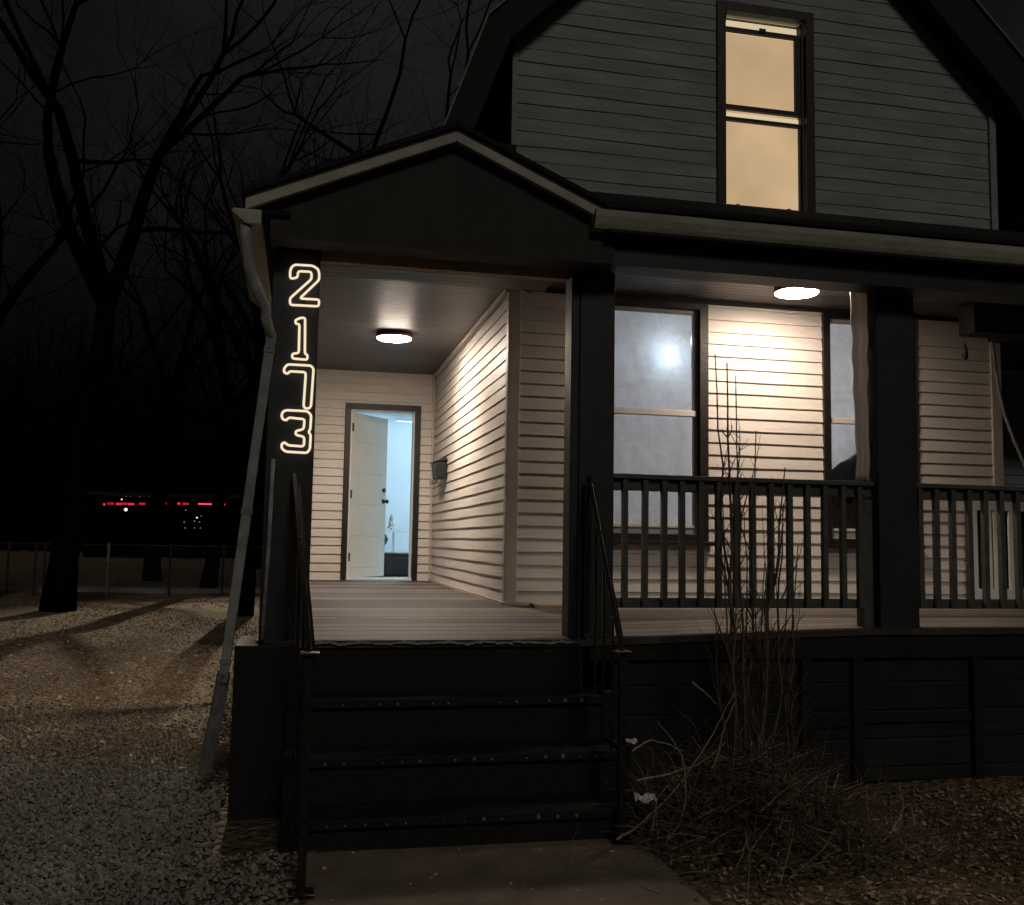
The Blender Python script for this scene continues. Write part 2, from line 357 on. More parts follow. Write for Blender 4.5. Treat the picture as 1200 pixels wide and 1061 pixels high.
for k in range(900):
    y = rnd.uniform(5.5, 14); x = rnd.uniform(-.6*y, -.35); leaf(g, x, y, gh(x, y), rnd.uniform(.012, .035))
for k in range(150):
    leaf(g, rnd.uniform(.1, 1.7), 4.65-rnd.random()**2*2, GZ+.012, rnd.uniform(.005, .012))
tag(g.build('dead_leaves', M['leaf'], recalc=False), kind='stuff', label='dry brown fallen leaves scattered over the yard')
g = MB()
for k in range(15000):
    x = rnd.uniform(1.75, 8.5); y = rnd.uniform(3.0, 5.35)
    if sin(x*2.3+y)*cos(y*3.1-x) < rnd.uniform(-1.0, .9): continue
    h = rnd.uniform(.02, .075); a = rnd.random()*6.28; d = Vector((cos(a), sin(a), 0)); b0 = Vector((x, y, gh(x, y)))
    lean = Vector((rnd.uniform(-1, 1), rnd.uniform(-1, 1), 0))*h*.8
    g.quad(b0-d*.002, b0+d*.002, b0+lean+Vector((0, 0, h)))
tag(g.build('thin_grass', mat('winter_grass', (.24, .19, .10), .8, .5, 3), recalc=False), kind='stuff', label='thin patchy winter grass on the front yard')

# ------------------------------------------------------------------ house
house = thing('house', 'gambrel roofed house with cream lower siding, grey upper storey and dark covered porch', 'house', (XS, Y1, GZ))

def cut_rects(a0, a1, z0, z1, ops):
    """rectangle minus openings -> list of rects"""
    zs = sorted({z0, z1} | {z for o in ops for z in (o[2], o[3]) if z0 < z < z1})
    out = []
    for zb, zt in zip(zs, zs[1:]):
        zm = (zb+zt)/2; cuts = sorted((o[0], o[1]) for o in ops if o[2] < zm < o[3]); a = a0
        for c0, c1 in cuts:
            if c0 > a: out.append((a, min(c0, a1), zb, zt))
            a = max(a, c1)
        if a < a1: out.append((a, a1, zb, zt))
    return [r for r in out if r[1]-r[0] > 1e-3]
def siding(mb, axis, plane, sgn, a0, a1, z0, z1, ops=(), rev=.102, pr=.0125, limit=None, wob=.0015, step=.45, sag=0):
    """overlapping horizontal courses; axis 'x': runs along x facing sgn*y ; axis 'y': along y facing sgn*x"""
    def P(a, off, z): return (a, plane+sgn*off, z) if axis == 'x' else (plane+sgn*off, a, z)
    k = 0; z = z0
    while z < z1-1e-4:
        zt = min(z+rev, z1); wv = {}
        la, lb = (a0, a1) if limit is None else limit((z+zt)/2)
        if lb-la > .02:
            for (c0, c1, zb_, zt_) in cut_rects(la, lb, z, zt, ops):
                n = max(1, int((c1-c0)/step)); xs_ = [c0+(c1-c0)*i/n for i in range(n+1)]
                def off(zz): return pr*(1-(zz-z)/rev)+.003
                for i in range(n):
                    p, q = xs_[i], xs_[i+1]
                    wz = lambda a: wob*sin(a*3.1+k*1.7)+wob*sin(a*7.3+k*2.9)+sag*sin(a*1.9+k*2.3)
                    wo_ = lambda a: wob*.8*sin(a*2.3+k*4.1)
                    b0, b1 = (wz(p), wz(q)) if zb_ == z else (0, 0)
                    mb.quad(P(p, off(zb_)+wo_(p), zb_+b0), P(q, off(zb_)+wo_(q), zb_+b1), P(q, off(zt_), zt_+.001), P(p, off(zt_), zt_+.001))
                    if zb_ == z: mb.quad(P(p, off(zb_)+wo_(p), zb_+b0), P(q, off(zb_)+wo_(q), zb_+b1), P(q, 0, zb_+b1+.002), P(p, 0, zb_+b0+.002))
        z = zt; k += 1
    return mb
def wallbox(mb, axis, y0, y1, a0, a1, z0, z1, ops=()):
    for (c0, c1, zb, zt) in cut_rects(a0, a1, z0, z1, ops):
        if axis == 'x': mb.box(c0, c1, y0, y1, zb, zt)
        else: mb.box(y0, y1, c0, c1, zb, zt)
    return mb

W1 = (2.27, 3.25, .51, 2.49); W2 = (4.29, 5.16, .51, 2.49)
WU = (3.335, 4.235, 3.275, 5.125)
DR = (.50, 1.405, 0, 2.107)
def ins(o, d): return (o[0]+d, o[1]-d, o[2]+d, o[3]-d)

# solid walls behind the siding
w_ = MB(); wallbox(w_, 'x', Y1+.003, Y1+.14, XS+.003, XR-.003, -.9, 2.9, [ins(W1, .05), ins(W2, .05)])
front_wall = w_.build('front_wall', M['siding'], house)
w_ = MB(); wallbox(w_, 'x', YB+.003, YB+.14, -.2, XS-.003, 0, 2.6, [(DR[0]+.05, DR[1]-.05, -.01, DR[3]-.05)])
back_wall = w_.build('entry_wall', M['siding'], house)
w_ = MB().box(XS+.003, XS+.14, Y1+.141, YB-.001, -.9, 2.9); side_wall = w_.build('side_wall', M['siding'], house)
w_ = MB(); w_.box(XR-.14, XR-.003, Y1+.141, 16, -.9, 4.3); w_.box(-.2, XR, 16.001, 16.14, -.9, 3.2); w_.box(-.2, -.06, YB+.141, 16, -.9, 2.6)
w_.box(XS+.003, XS+.14, YB+.141, 16, 2.601, 4.3)
w_.build('rear_wall', M['upper'], house)
# siding skins
s_ = MB(); siding(s_, 'x', Y1, -1, XS, XR, 0, H, [W1, W2]); s_.build('front_siding', M['siding'], house, recalc=False)
s_ = MB(); siding(s_, 'y', XS, -1, Y1, YB, 0, H); s_.build('porch_side_siding', M['siding'], house, recalc=False)
s_ = MB(); siding(s_, 'x', YB, -1, -.2, XS, 0, H, [DR], pr=.021); s_.build('entry_siding', M['siding'], house, recalc=False)
# corner trims and base trims
t_ = MB(); t_.box(XS-.024, XS+.075, Y1-.024, Y1-.002, 0, H); t_.box(XS-.024, XS-.002, Y1-.0019, Y1+.07, 0, H)
t_.build('corner_trim', M['trimw'], house, bevel=.004)
t_ = MB(); t_.box(XR-.08, XR+.02, Y1-.026, Y1-.002, 0, H); t_.box(XR+.0, XR+.02, Y1-.0019, Y1+.08, 0, H)
t_.build('corner_trim', M['trimw'], house, bevel=.004)
t_ = MB(); t_.box(XS-.05, XS-.026, YB-.05, YB-.003, 0, H); t_.build('corner_trim', M['trimw'], house)
t_ = MB(); t_.box(XS-.052, XS+.2, Y1-.045, Y1-.027, -.02, .02); t_.box(XS-.048, XS-.0245, Y1-.026, YB-.06, 0, .022)
t_.build('base_trim', M['trimw'], house)
t_ = MB(); t_.box(XS-.05, XS-.0245, Y1-.02, YB-.055, H-.045, H-.003); t_.build('ceiling_trim', M['trimw'], house)

# upper storey
def ulim(z):
    c = max(0, z-4.60); return (XS+c, XR-c)
u_ = MB(); siding(u_, 'x', Y1, -1, XS, XR, 3.2, 6.0, [WU], rev=.118, pr=.007, limit=ulim, wob=.003, step=.3, sag=.003)
u_.build('upper_front_siding', M['upper'], house, recalc=False)
u_ = MB(); siding(u_, 'y', XS, -1, Y1, 14, 2.95, 4.5, [], rev=.118, pr=.007, wob=.004)
u_.build('upper_side_siding', M['upper'], house, recalc=False)
w_ = MB()
wu = ins(WU, .06)
for (c0, c1, zb, zt) in cut_rects(XS+.003, XR-.003, 2.901, 4.6, [wu]): w_.box(c0, c1, Y1+.003, Y1+.14, zb, zt)
w_.prism([(XS+.003, 4.6), (wu[0], 4.6), (wu[0], 6.6), (3.59, 6.6)], Y1+.003, Y1+.14)
w_.prism([(wu[1], 4.6), (XR-.003, 4.6), (4.0, 6.6), (wu[1], 6.6)], Y1+.003, Y1+.14)
w_.box(wu[0], wu[1], Y1+.003, Y1+.14, wu[3], 6.6); w_.box(XS+.003, XS+.14, Y1+.141, 14, 2.901, 4.5)
w_.build('upper_wall', M['upper'], house)
t_ = MB(); t_.box(XS-.03, XS+.012, Y1-.03, Y1-.002, 3.0, 4.6); t_.build('upper_corner_trim', M['upper'], house); t_ = MB(); t_.box(XR-.035, XR+.03, Y1-.032, Y1-.002, 3.2, 4.64)
t_.build('upper_corner_trim', M['upper'], house)

# gambrel roof: closed cross section, extruded to the back
def gam(d):   # underside / topside by offset
    xm = (XS+XR)/2
    return xm
xm = 3.8
out_ = [(.97, 3.60), (1.32, 4.60), (3.86, 7.14), (6.40, 4.60), (6.75, 3.60)]
inn_ = [(6.52, 3.60), (6.06, 4.44), (3.77, 6.72), (1.50, 4.443), (1.20, 3.60)]
r_ = MB()
for i in range(4):
    a, b = out_[i], out_[i+1]; c, d = inn_[3-i], inn_[4-i]
    r_.prism([a, b, c, d], 7.3, 16.4)
gr = r_.build('gambrel_roof', M['shingle'], house)
r_ = MB()
for i in range(4):
    a, b = out_[i], out_[i+1]; c, d = inn_[3-i], inn_[4-i]
    r_.prism([a, b, c, d], 7.265, 7.298)
r_.build('rake_board', M['soffit'], gr)
r_ = MB()
for i in range(4):
    a, b = Vector((out_[i][0], 0, out_[i][1])), Vector((out_[i+1][0], 0, out_[i+1][1]))
    n_ = Vector((-(b-a).z, 0, (b-a).x)).normalized()*.016
    r_.prism([(a.x, a.z), (b.x, b.z), (b.x+n_.x, b.z+n_.z), (a.x+n_.x, a.z+n_.z)], 7.24, 7.298)
r_.build('drip_edge', M['mottle'], gr)
# eave soffits joining the steep lower slopes to the walls
r_ = MB(); r_.box(1.22, XS-.02, 7.32, 16, 3.54, 3.598); r_.build('eave_soffit', M['soffit'], gr)

# upper window
def sash_window(o, ny, casing_m, sash_m, cw, lit=None, name='window'):
    x0, x1, z0, z1 = o
    c = MB(); yo = ny-.036
    c.box(x0, x0+cw, yo, ny+.02, z0, z1); c.box(x1-cw, x1, yo, ny+.02, z0, z1)
    c.box(x0+cw, x1-cw, yo, ny+.02, z1-cw, z1); c.box(x0+cw, x1-cw, yo-.012, ny+.02, z0, z0+cw*.75)
    c.box(x0-.03, x1+.03, yo-.045, ny+.018, z0-.035, z0-.001)
    ob = c.build(name, casing_m, house, bevel=.003)
    return ob
wn = sash_window(WU, Y1, M['casing'], None, .078)
gx0, gx1, gz0, gz1 = 3.413, 4.157, 3.335, 5.047
zm = 4.16
f_ = MB(); sw = .02
f_.box(gx0, gx0+.012, Y1+.03, Y1+.07, gz0, gz1); f_.box(gx1-.012, gx1, Y1+.03, Y1+.07, gz0, gz1)
f_.build('jamb', M['casing'], wn)
f_ = MB()
f_.box(gx0+.012, gx1-.012, Y1+.04, Y1+.075, gz1-.14, gz1-.105)      # dropped top rail of the upper sash
f_.box(gx0+.012, gx1-.012, Y1+.035, Y1+.07, zm+.045, zm+.085)
f_.box(gx1-.062, gx1-.0125, Y1+.041, Y1+.07, zm+.086, gz1-.141)
f_.box((gx0+gx1)/2-.03, (gx0+gx1)/2+.03, Y1+.03, Y1+.0399, gz1-.125, gz1-.09)
f_.build('upper_sash', M['casing'], wn)
f_ = MB()
f_.box(gx0+.012, gx1-.012, Y1+.045, Y1+.08, zm-.05, zm-.02)
f_.box(gx0+.012, gx1-.012, Y1+.04, Y1+.08, gz0, gz0+.018); f_.box(gx0+.012, gx0+.024, Y1+.0451, Y1+.079, gz0+.018, zm-.05); f_.box(gx1-.024, gx1-.012, Y1+.0451, Y1+.079, gz0+.018, zm-.05)
f_.box(gx0+.12, gx0+.15, Y1+.03, Y1+.0395, gz0, gz0+.035); f_.box(gx1-.15, gx1-.12, Y1+.03, Y1+.0395, gz0, gz0+.035)
f_.build('lower_sash', M['casing'], wn)
f_ = MB(); f_.box(gx0+.001, gx1-.001, Y1+.118, Y1+.122, gz0, gz1-.12); sh = f_.build('roller_shade', M['shade'], wn)
f_ = MB(); f_.box(gx0+.001, gx1-.001, Y1+.124, Y1+.128, gz1-.119, gz1); lab(f_.build('bright_gap', M['shadebright'], wn), 'brighter uncovered strip of lit glass at the top'); f_ = MB(); f_.box(gx0+.001, gx1-.001, Y1+.106, Y1+.110, zm-.02, zm+.045)
lab(f_.build('bright_gap', M['shadebright'], wn), 'brighter uncovered strips of lit glass')
f_ = MB(); f_.box(gx0+.002, gx1-.002, Y1+.083, Y1+.087, gz0, gz1); f_.build('glass_pane', M['glass'], wn)

# lower windows with frosted film
def film(x0, x1, z0, z1, y, seed):
    mb = MB(); n, m = 26, 40; r = random.Random(seed); ph = [r.random()*6 for _ in range(8)]
    for j in range(m+1):
        for i in range(n+1):
            u, v = i/n, j/m
            d = .004*sin(u*17+v*5+ph[0])+.004*sin(v*23-u*9+ph[1])+.003*sin(u*31+v*29+ph[2])
            mb.v.append((x0+(x1-x0)*u, y+d, z0+(z1-z0)*v))
    for j in range(m):
        for i in range(n): a = j*(n+1)+i; mb.f.append((a, a+1, a+n+2, a+n+1))
    return mb
for idx, (W, cwid) in enumerate(((W1, .075), (W2, .06))):
    wn = sash_window(W, Y1, M['casing'], None, cwid)
    x0, x1, z0, z1 = W[0]+cwid, W[1]-cwid, W[2]+.055, W[3]-cwid
    f_ = MB(); sw = .034; yy = Y1+.012
    f_.box(x0, x0+sw, yy, yy+.05, z0, z1); f_.box(x1-sw, x1, yy, yy+.05, z0, z1)
    f_.box(x0+sw, x1-sw, yy, yy+.05, z0, z0+.05); f_.box(x0+sw, x1-sw, yy, yy+.05, z1-.03, z1)
    f_.build('sash_frame', mat('grey_vinyl_sash', (.33, .32, .30), .5, .1), wn, bevel=.003)
    zc = 1.53
    f_ = MB().box(x0+sw-.01, x1-sw+.01, yy-.012, yy+.05, zc, zc+.048); f_.build('meeting_rail', M['vinyl'], wn, bevel=.004)
    f_ = MB(); f_.box(x0+sw, x1-sw, yy-.006, yy+.045, z0+.0505, z0+.075); f_.build('bottom_rail', M['vinyl'], wn, bevel=.003)
    f_ = MB(); f_.box(x0+sw, x1-sw, yy+.02, yy+.024, z0+.076, zc-.001); f_.build('glass_pane', M['glass'], wn)
    f_ = MB(); f_.box(x0+sw, x1-sw, yy+.03, yy+.034, zc+.049, z1-.031); f_.build('glass_pane', M['glass'], wn)
    o = film(x0, x1, z0, z1, Y1+.16, idx+3).build('frosted_film', M['film'], wn, smooth=True, recalc=False)
    if idx == 0:
        f_ = MB(); f_.box(x0+sw+.05, x1-sw-.3, Y1+.10, Y1+.14, z0+.14, z0+.30); f_.box(x0+sw+.02, x0+sw+.4, Y1+.101, Y1+.139, z0+.31, z0+.37)
    else:
        pts = [(x0-.02, z0), (x0+.8, z0), (x0+.8, zc)] + [(x0+.8-.8*t, 1.47-.37*max(0, (t-.42)/.58)**.6) for t in (.15, .3, .42, .5, .6, .75, .9, 1)]
        f_ = MB().prism(pts, Y1+.165, Y1+.19)
        lab(f_.build('inner_drape', M['dark'], wn), 'dark drape pulled aside behind the film')

# rooms behind the windows and the entry door
rm = MB()
rm.box(XS+.141, XR-.141, Y1+.3, YB-.002, -.10, -.004)
rm.box(XS+.141, XR-.141, Y1+.142, YB-.002, H+.01, H+.06)
rm.box(XS+.141, XR-.141, 10.4, 10.45, 0, H)
rm.build('front_room_shell', M['roomw'], house)
rm = MB()
rm.box(-.059, 3.6, YB+.142, 16, -.10, -.004); rm.box(-.059, 3.6, YB+.142, 15.9, H-.05, H)
rm.box(-.059, 3.6, 15.6, 15.65, 0, H); rm.box(3.6, 3.65, YB+.142, 15.6, 0, H)
rm.build('entry_room_shell', M['blue'], house)
rm = MB().box(XS+.142, 3.6, YB+.003, YB+.14, 0, H); rm.build('inner_partition', M['blue'], house)

# entry door
dd = MB(); cw = .068; yo = YB-.04
dd.box(DR[0], DR[0]+cw, yo, YB+.02, 0, DR[3]); dd.box(DR[1]-cw, DR[1], yo, YB+.02, 0, DR[3]); dd.box(DR[0]+cw, DR[1]-cw, yo, YB+.02, DR[3]-cw, DR[3])
dc = dd.build('door_frame', M['casing'], house, bevel=.003)
j_ = MB(); j_.box(DR[0]+cw+.001, DR[0]+cw+.018, YB+.021, YB+.145, 0, DR[3]-cw); j_.box(DR[1]-cw-.018, DR[1]-cw-.001, YB+.021, YB+.145, 0, DR[3]-cw)
j_.box(DR[0]+cw+.018, DR[1]-cw-.018, YB+.021, YB+.145, DR[3]-cw-.02, DR[3]-cw-.001); j_.build('jamb', M['white'], dc)
th = MB().box(DR[0]+cw, DR[1]-cw, YB-.06, YB+.15, .001, .022); th.build('threshold', M['white'], dc)
hx, hy = DR[0]+cw+.02, YB+.07; ang = R(50); dw = .745
dir_ = Vector((cos(ang), sin(ang), 0)); nrm = Vector((sin(ang), -cos(ang), 0))
def slab(mb, a0, a1, t0, t1, z0, z1):
    P = lambda a, t, z: Vector((hx, hy, 0))+dir_*a+nrm*t+Vector((0, 0, z))
    return mb.hexa([P(a0, t0, z0), P(a1, t0, z0), P(a1, t1, z0), P(a0, t1, z0), P(a0, t0, z1), P(a1, t0, z1), P(a1, t1, z1), P(a0, t1, z1)])
d_ = slab(MB(), 0, dw, -.04, 0, .03, 2.01); dob = d_.build('door', M['door'], house, bevel=.003)
lab(dob, 'flat white door standing half open')
p_ = MB()
for zz in (.14, .52, .90, 1.28, 1.66):
    for (q0, q1, r0, r1) in ((.10, dw-.10, zz, zz+.008),): slab(MB(), q0, q1, .0005, .003, r0, r1).build('panel_groove', M['trimw'], dob)
for zz in (.27, 1.02, 1.83): slab(MB(), .002, .03, .0005, .008, zz-.05, zz+.05).build('hinge', M['dark'], dob)
kb = MB(); c = Vector((hx, hy, .96))+dir_*(dw-.06)
kb.tube([c+nrm*.001, c+nrm*.035, c+nrm*.037, c+nrm*.06, c+nrm*.075], [.03, .012, .012, .028, .018], 12); kb.build('door_knob', M['dark'], dob, smooth=True)
kb = MB(); c = Vector((hx, hy, 1.10))+dir_*(dw-.06); kb.tube([c+nrm*.001, c+nrm*.02], [.028, .026], 12); kb.build('deadbolt', M['dark'], dob)

# porch floor, ceiling and beams
d_ = MB(); nyy = 13
def deckpatch(mb, x0, x1, y0, y1, thick=.04):
    n, m = 8, 8
    for (ks, zo) in ((0, 0), (1, -thick)):
        base = len(mb.v)
        for j in range(m+1):
            for i in range(n+1):
                x = x0+(x1-x0)*i/n; y = y0+(y1-y0)*j/m; mb.v.append((x, y, deckz(x, y)+zo))
        for j in range(m):
            for i in range(n): a = base+j*(n+1)+i; mb.f.append((a, a+1, a+n+2, a+n+1))
    B = (n+1)*(m+1)
    s0 = len(mb.v)-2*B
    for i in range(n): mb.f.append((s0+i, s0+i+1, s0+B+i+1, s0+B+i))
    for j in range(m): mb.f.append((s0+j*(n+1), s0+(j+1)*(n+1), s0+B+(j+1)*(n+1), s0+B+j*(n+1)))
deckpatch(d_, -.2, XS, YF-.03, Y1); deckpatch(d_, XS, 6.6, YF-.03, Y1)
d_.box(-.2, XS-.004, Y1+.001, YB-.002, -.04, 0)
dk = d_.build('porch_deck', M['deck'], house)
c_ = MB(); c_.box(-.2, XS-.003, 6.3, YB-.002, H, H+.04); c_.box(XS-.002, 6.6, 5.75, Y1-.002, H, H+.04)
c_.box(-.19, 1.56, 5.66, 6.299, 2.165, 2.20)
c_.build('porch_ceiling', M['ceil'], house)
t_ = MB(); t_.box(1.86, 6.5, Y1-.05, Y1-.0165, H-.03, H-.001); t_.build('ceiling_moulding', M['soffit'], house)
b_ = MB(); b_.box(1.721, 7.2, 5.31, 5.499, 2.088, 2.255); b_.box(1.721, 7.2, 5.315, 5.50, 2.256, 2.40); b_.box(1.721, 7.2, 5.5005, 5.66, 2.150, 2.40); b_.build('porch_beam', M['char'], house)
b_ = MB(); b_.box(1.9, 7.2, 5.661, 5.70, 2.16, 2.20); b_.box(1.9, 7.2, 5.701, 5.74, 2.3, 2.52); b_.build('beam_trim', M['fascia'], house)
b_ = MB(); b_.box(.07, 1.56, 5.61, 5.68, 2.065, 2.16); lab(b_.build('beam_trim', M['lightwood'], house), 'peeling pale wooden strip under the gable')
b_ = MB(); b_.box(-.2, -.08, 5.661, YB, 2.16, H+.0); b_.build('side_beam', M['char'], house, bevel=.005); b_ = MB(); b_.box(5.86, 6.0, 5.75, Y1-.06, 2.30, H-.001)
b_.build('side_beam', M['char'], house, bevel=.005)
# right end beam and hanging box over it
b_ = MB(); b_.box(5.32, 6.6, 6.9, 7.1, 2.25, 2.49); b_.build('end_beam', M['black'], house, bevel=.006)

# gable over the steps
gxl, gxp, gxr = -.335, .783, 1.64
def gz(x): return 2.764-abs(x-gxp)*.435
g_ = MB().prism([(-.205, 2.085), (1.72, 2.085), (1.72, gz(1.64)-.06), (1.6, gz(1.6)-.06), (gxp, gz(gxp)-.06), (-.205, gz(-.205)-.06)], 5.29, 5.47)
g_.build('gable_face', M['gable'], house)
for (xa, xb) in ((gxl, gxp), (gxp, gxr)):
    r_ = MB().prism([(xa, gz(xa)), (xb, gz(xb)), (xb, gz(xb)-.075), (xa, gz(xa)-.075)], 5.22, 5.262)
    rk = r_.build('gable_rake', M['fascia'], house, bevel=.004)
    # peeling lower edge
    q_ = MB(); n = 26
    for i in range(0):
        xx = xa+(xb-xa)*(i+rnd.random())/n; wdt = rnd.uniform(.01, .05); dz = gz(xx)-.076
        q_.box(max(xa, xx-wdt/2), min(xb, xx+wdt/2), 5.232, 5.254, dz-rnd.uniform(.003, .014), dz+.002)

r_ = MB()
for (xa, xb) in ((gxl-.02, gxp), (gxp, gxr+.03)):
    r_.prism([(xa, gz(xa)+.002), (xb, gz(xb)+.002), (xb, gz(xb)+.03), (xa, gz(xa)+.03)], 5.19, 7.2)
r_.prism([(gxl, gz(gxl)-.076), (-.1, gz(gxl)-.076), (-.1, gz(gxl)-.05), (gxl, gz(gxl)-.05)], 5.264, 7.2)
r_.build('gable_roof', M['shingle'], house)
r_ = MB()
for (xa, xb, s) in ((-.34, .7, 1), (.7, XS+.05, -1)):
    za, zb = (2.52, 2.97) if s > 0 else (2.97, 2.60)
    r_.prism([(xa, za), (xb, zb), (xb, zb+.05), (xa, za+.05)], 6.35, 16.2)
r_.box(-.2, -.17, 6.35, YB, H+.041, 2.60)
r_.build('entry_roof', M['shingle'], house)
# main porch roof
r_ = MB()
def pz(y): return 2.39+(y-5.2)*.40
r_.hexa([(1.66, 5.22, pz(5.22)), (7.4, 5.22, pz(5.22)), (7.4, Y1-.02, pz(Y1)), (1.66, Y1-.02, pz(Y1)), (1.66, 5.22, pz(5.22)+.03), (7.4, 5.22, pz(5.22)+.03), (7.4, Y1-.02, pz(Y1)+.03), (1.66, Y1-.02, pz(Y1)+.03)])
r_.build('porch_roof', M['shingle'], house)
r_ = MB(); r_.box(1.66, 7.3, 5.20, 5.309, 2.245, 2.262); r_.build('porch_soffit', M['soffit'], house)
g_ = MB(); g_.prism([(0, 0)]*3, 0, 0) if False else None
# K-style gutter along the front
prof = [(5.30, 2.265), (5.215, 2.265), (5.20, 2.29), (5.185, 2.33), (5.18, 2.365), (5.19, 2.368), (5.30, 2.368)]
i0 = len(g_.v); n = len(prof)
for X_ in (1.58, 3.1, 4.6, 7.3):
    dz = .004*sin(X_*2)
    g_.v += [(X_, y, z+dz) for y, z in prof]
for k in range(3):
    for j in range(n): g_.f.append((i0+k*n+j, i0+k*n+(j+1) % n, i0+(k+1)*n+(j+1) % n, i0+(k+1)*n+j))
g_.f.append(tuple(range(i0, i0+n))); g_.build('gutter', M['fascia'], house)
g_ = MB(); prof = [(-.40, 2.19), (-.33, 2.13), (-.25, 2.13), (-.25, 2.205), (-.395, 2.205)]
g_.prism(prof, 5.22, 7.2)
g_.build('side_gutter', M['fascia'], house)

# columns
def column(name, x0, x1, y0, y1, zb, zt, m):
    c = MB(); c.box(x0, x1, y0, y1, zb, zt)
    c.box(x0-.012, x1+.012, y0-.012, y1+.012, zb+.001, zb+.10)
    return c
c_ = MB().box(-.19, .068, 5.50, 5.605, -.1, 2.084).box(-.19, .068, 5.6055, 5.70, -.1, 2.144); lab(c_.build('porch_column', M['char'], house, bevel=.006), 'dark column carrying the lit numbers')
c_ = MB(); c_.box(1.585, 1.80, 5.5015, 5.68, -.1, 2.149); c_.box(1.535, 1.5845, 5.51, 5.66, -.1, 2.149); c_.build('porch_column', M['char'], house, bevel=.006)
c_ = MB(); c_.box(3.53, 3.80, 5.5015, 5.70, -.12, 2.149); c_.build('porch_column', M['char'], house, bevel=.006)
c_ = MB(); c_.box(6.3, 6.52, 5.5015, 5.70, -.12, 2.149); c_.build('porch_column', M['char'], house, bevel=.006)
c_ = MB(); c_.box(-.19, -.08, 9.05, 9.20, 0, 2.155); c_.build('shadow_post', M['char'], house)  # unseen post, added to cast the dark band across the gravel

# railings
def railing(x0, x1, bal, bw=.032):
    yc = 5.60
    r_ = MB()
    # a bottom rail is the parent mesh with the top rail; balusters are sub-parts
    r_.box(x0, x1, yc-.055, yc+.055, .868, .897); r_.box(x0, x1, yc-.022, yc+.022, .80, .867)
    r_.box(x0, x1, yc-.022, yc+.022, .105, .165)
    ob = r_.build('railing', M['rail'], house, bevel=.004)
    bm_ = MB(); bm_.box(-bw/2, bw/2, -.0180, .0180, 0, .69)
    first = None
    for k, bx in enumerate(bal):
        b = MB(); j = rnd.uniform(-.004, .004)
        b.hexa([(bx-bw/2+j, yc-.060, .112), (bx+bw/2+j, yc-.060, .112), (bx+bw/2+j, yc-.0225, .112), (bx-bw/2+j, yc-.0225, .112),
                (bx-bw/2, yc-.060, .862), (bx+bw/2, yc-.060, .862), (bx+bw/2, yc-.0225, .862), (bx-bw/2, yc-.0225, .862)])
        b.build('baluster', M['rail'], ob)
    return ob
railing(1.80, 3.53, [1.886, 2.014, 2.133, 2.245, 2.366, 2.482, 2.598, 2.704, 2.825, 2.95, 3.07, 3.188, 3.312, 3.425])
railing(3.80, 6.30, [3.85+.1185*i for i in range(21)])
b_ = MB(); b_.box(3.46, 3.529, 5.57, 5.66, -.05, .78); b_.build('newel_post', M['rail'], house, bevel=.004)

# skirt and foundation below the deck
s_ = MB()
s_.box(1.80, 6.6, 5.52, 5.56, GZ+.02, -.20)
sk = s_.build('porch_skirt', M['skirt'], house)
s_ = MB(); s_.box(1.66, 6.6, 5.485, 5.519, -.19, -.052); s_.build('rim_joist', M['black'], house, bevel=.004)
for xx in (2.98, 3.32, 4.15, 5.0): MB().box(xx, xx+.07, 5.475, 5.519, GZ-.02, -.191).build('skirt_post', M['black'], sk, bevel=.004)
MB().box(3.051, 3.319, 5.50, 5.5195, -.60, -.55).build('skirt_batten', M['black'], sk)
MB().box(3.391, 4.149, 5.50, 5.5195, -.58, -.53).build('skirt_batten', M['black'], sk)
MB().box(-.2, 6.6, 5.9, 6.0, GZ-.02, -.09).build('foundation', M['black'], house)
MB().box(-.2, -.1, 6.001, YB, GZ-.02, -.045).build('foundation', M['black'], house)
MB().box(-.19, 1.66, YB+.01, 16, GZ-.02, -.101).build('foundation', M['black'], house)

# front steps
st = MB(); nos = [(5.47, -.069, 0), (5.23, -.346, 1), (4.96, -.582, 2), (4.69, -.801, 3)]
ph = house
for k in range(1, 4):
    y, z = nos[k][0], nos[k][1]
    t = MB(); t.box(.03, 1.66, y, nos[k-1][0]+.03, z-.045, z)
    ob = t.build('tread', M['black'], house, bevel=.006)
    ch = MB(); ndot = 17  # row of small grey dots along each tread edge
    for i in range(ndot):
        xx = .08+i*(1.55/ndot)+rnd.uniform(-.006, .006)
        if rnd.random() < .12: continue
        s = rnd.uniform(.003, .009)*(1.2 if i > ndot*.5 else .7)
        ch.hexa([(xx-s, y-.004, z-.03), (xx+s, y-.004, z-.03), (xx+s, y+.002, z-.03), (xx-s, y+.002, z-.03), (xx-s*.7, y-.003, z-.03+s*2), (xx+s*.5, y-.003, z-.03+s*2), (xx+s, y+.002, z-.03+s*2), (xx-s, y+.002, z-.03+s*2)])
    tag(ch.build('nosing_dots', M['mottle'], ob), kind='stuff')
    MB().box(.03, 1.66, y+.03, y+.05, (nos[k+1][1] if k < 3 else GZ)-.0, z-.046).build('riser', M['black'], house)
MB().box(.03, 1.62, 5.49, 5.52, -.346, -.112).build('riser', M['black'], house)
e_ = MB(); n = 60
for i in range(n):      # worn, bare top edge of the deck rim
    a, b = .075+1.5*i/n, .075+1.5*(i+1)/n; z0 = -.075+.004*sin(i*.7)+rnd.uniform(-.003, .003)
    th_ = rnd.uniform(.006, .016)
    e_.hexa([(a, 5.452, z0-th_), (b, 5.452, z0-th_), (b, 5.469, z0-th_), (a, 5.469, z0-th_), (a, 5.455, z0), (b, 5.455, z0), (b, 5.469, z0), (a, 5.469, z0)])
e_.build('worn_deck_edge', M['slab'], house)
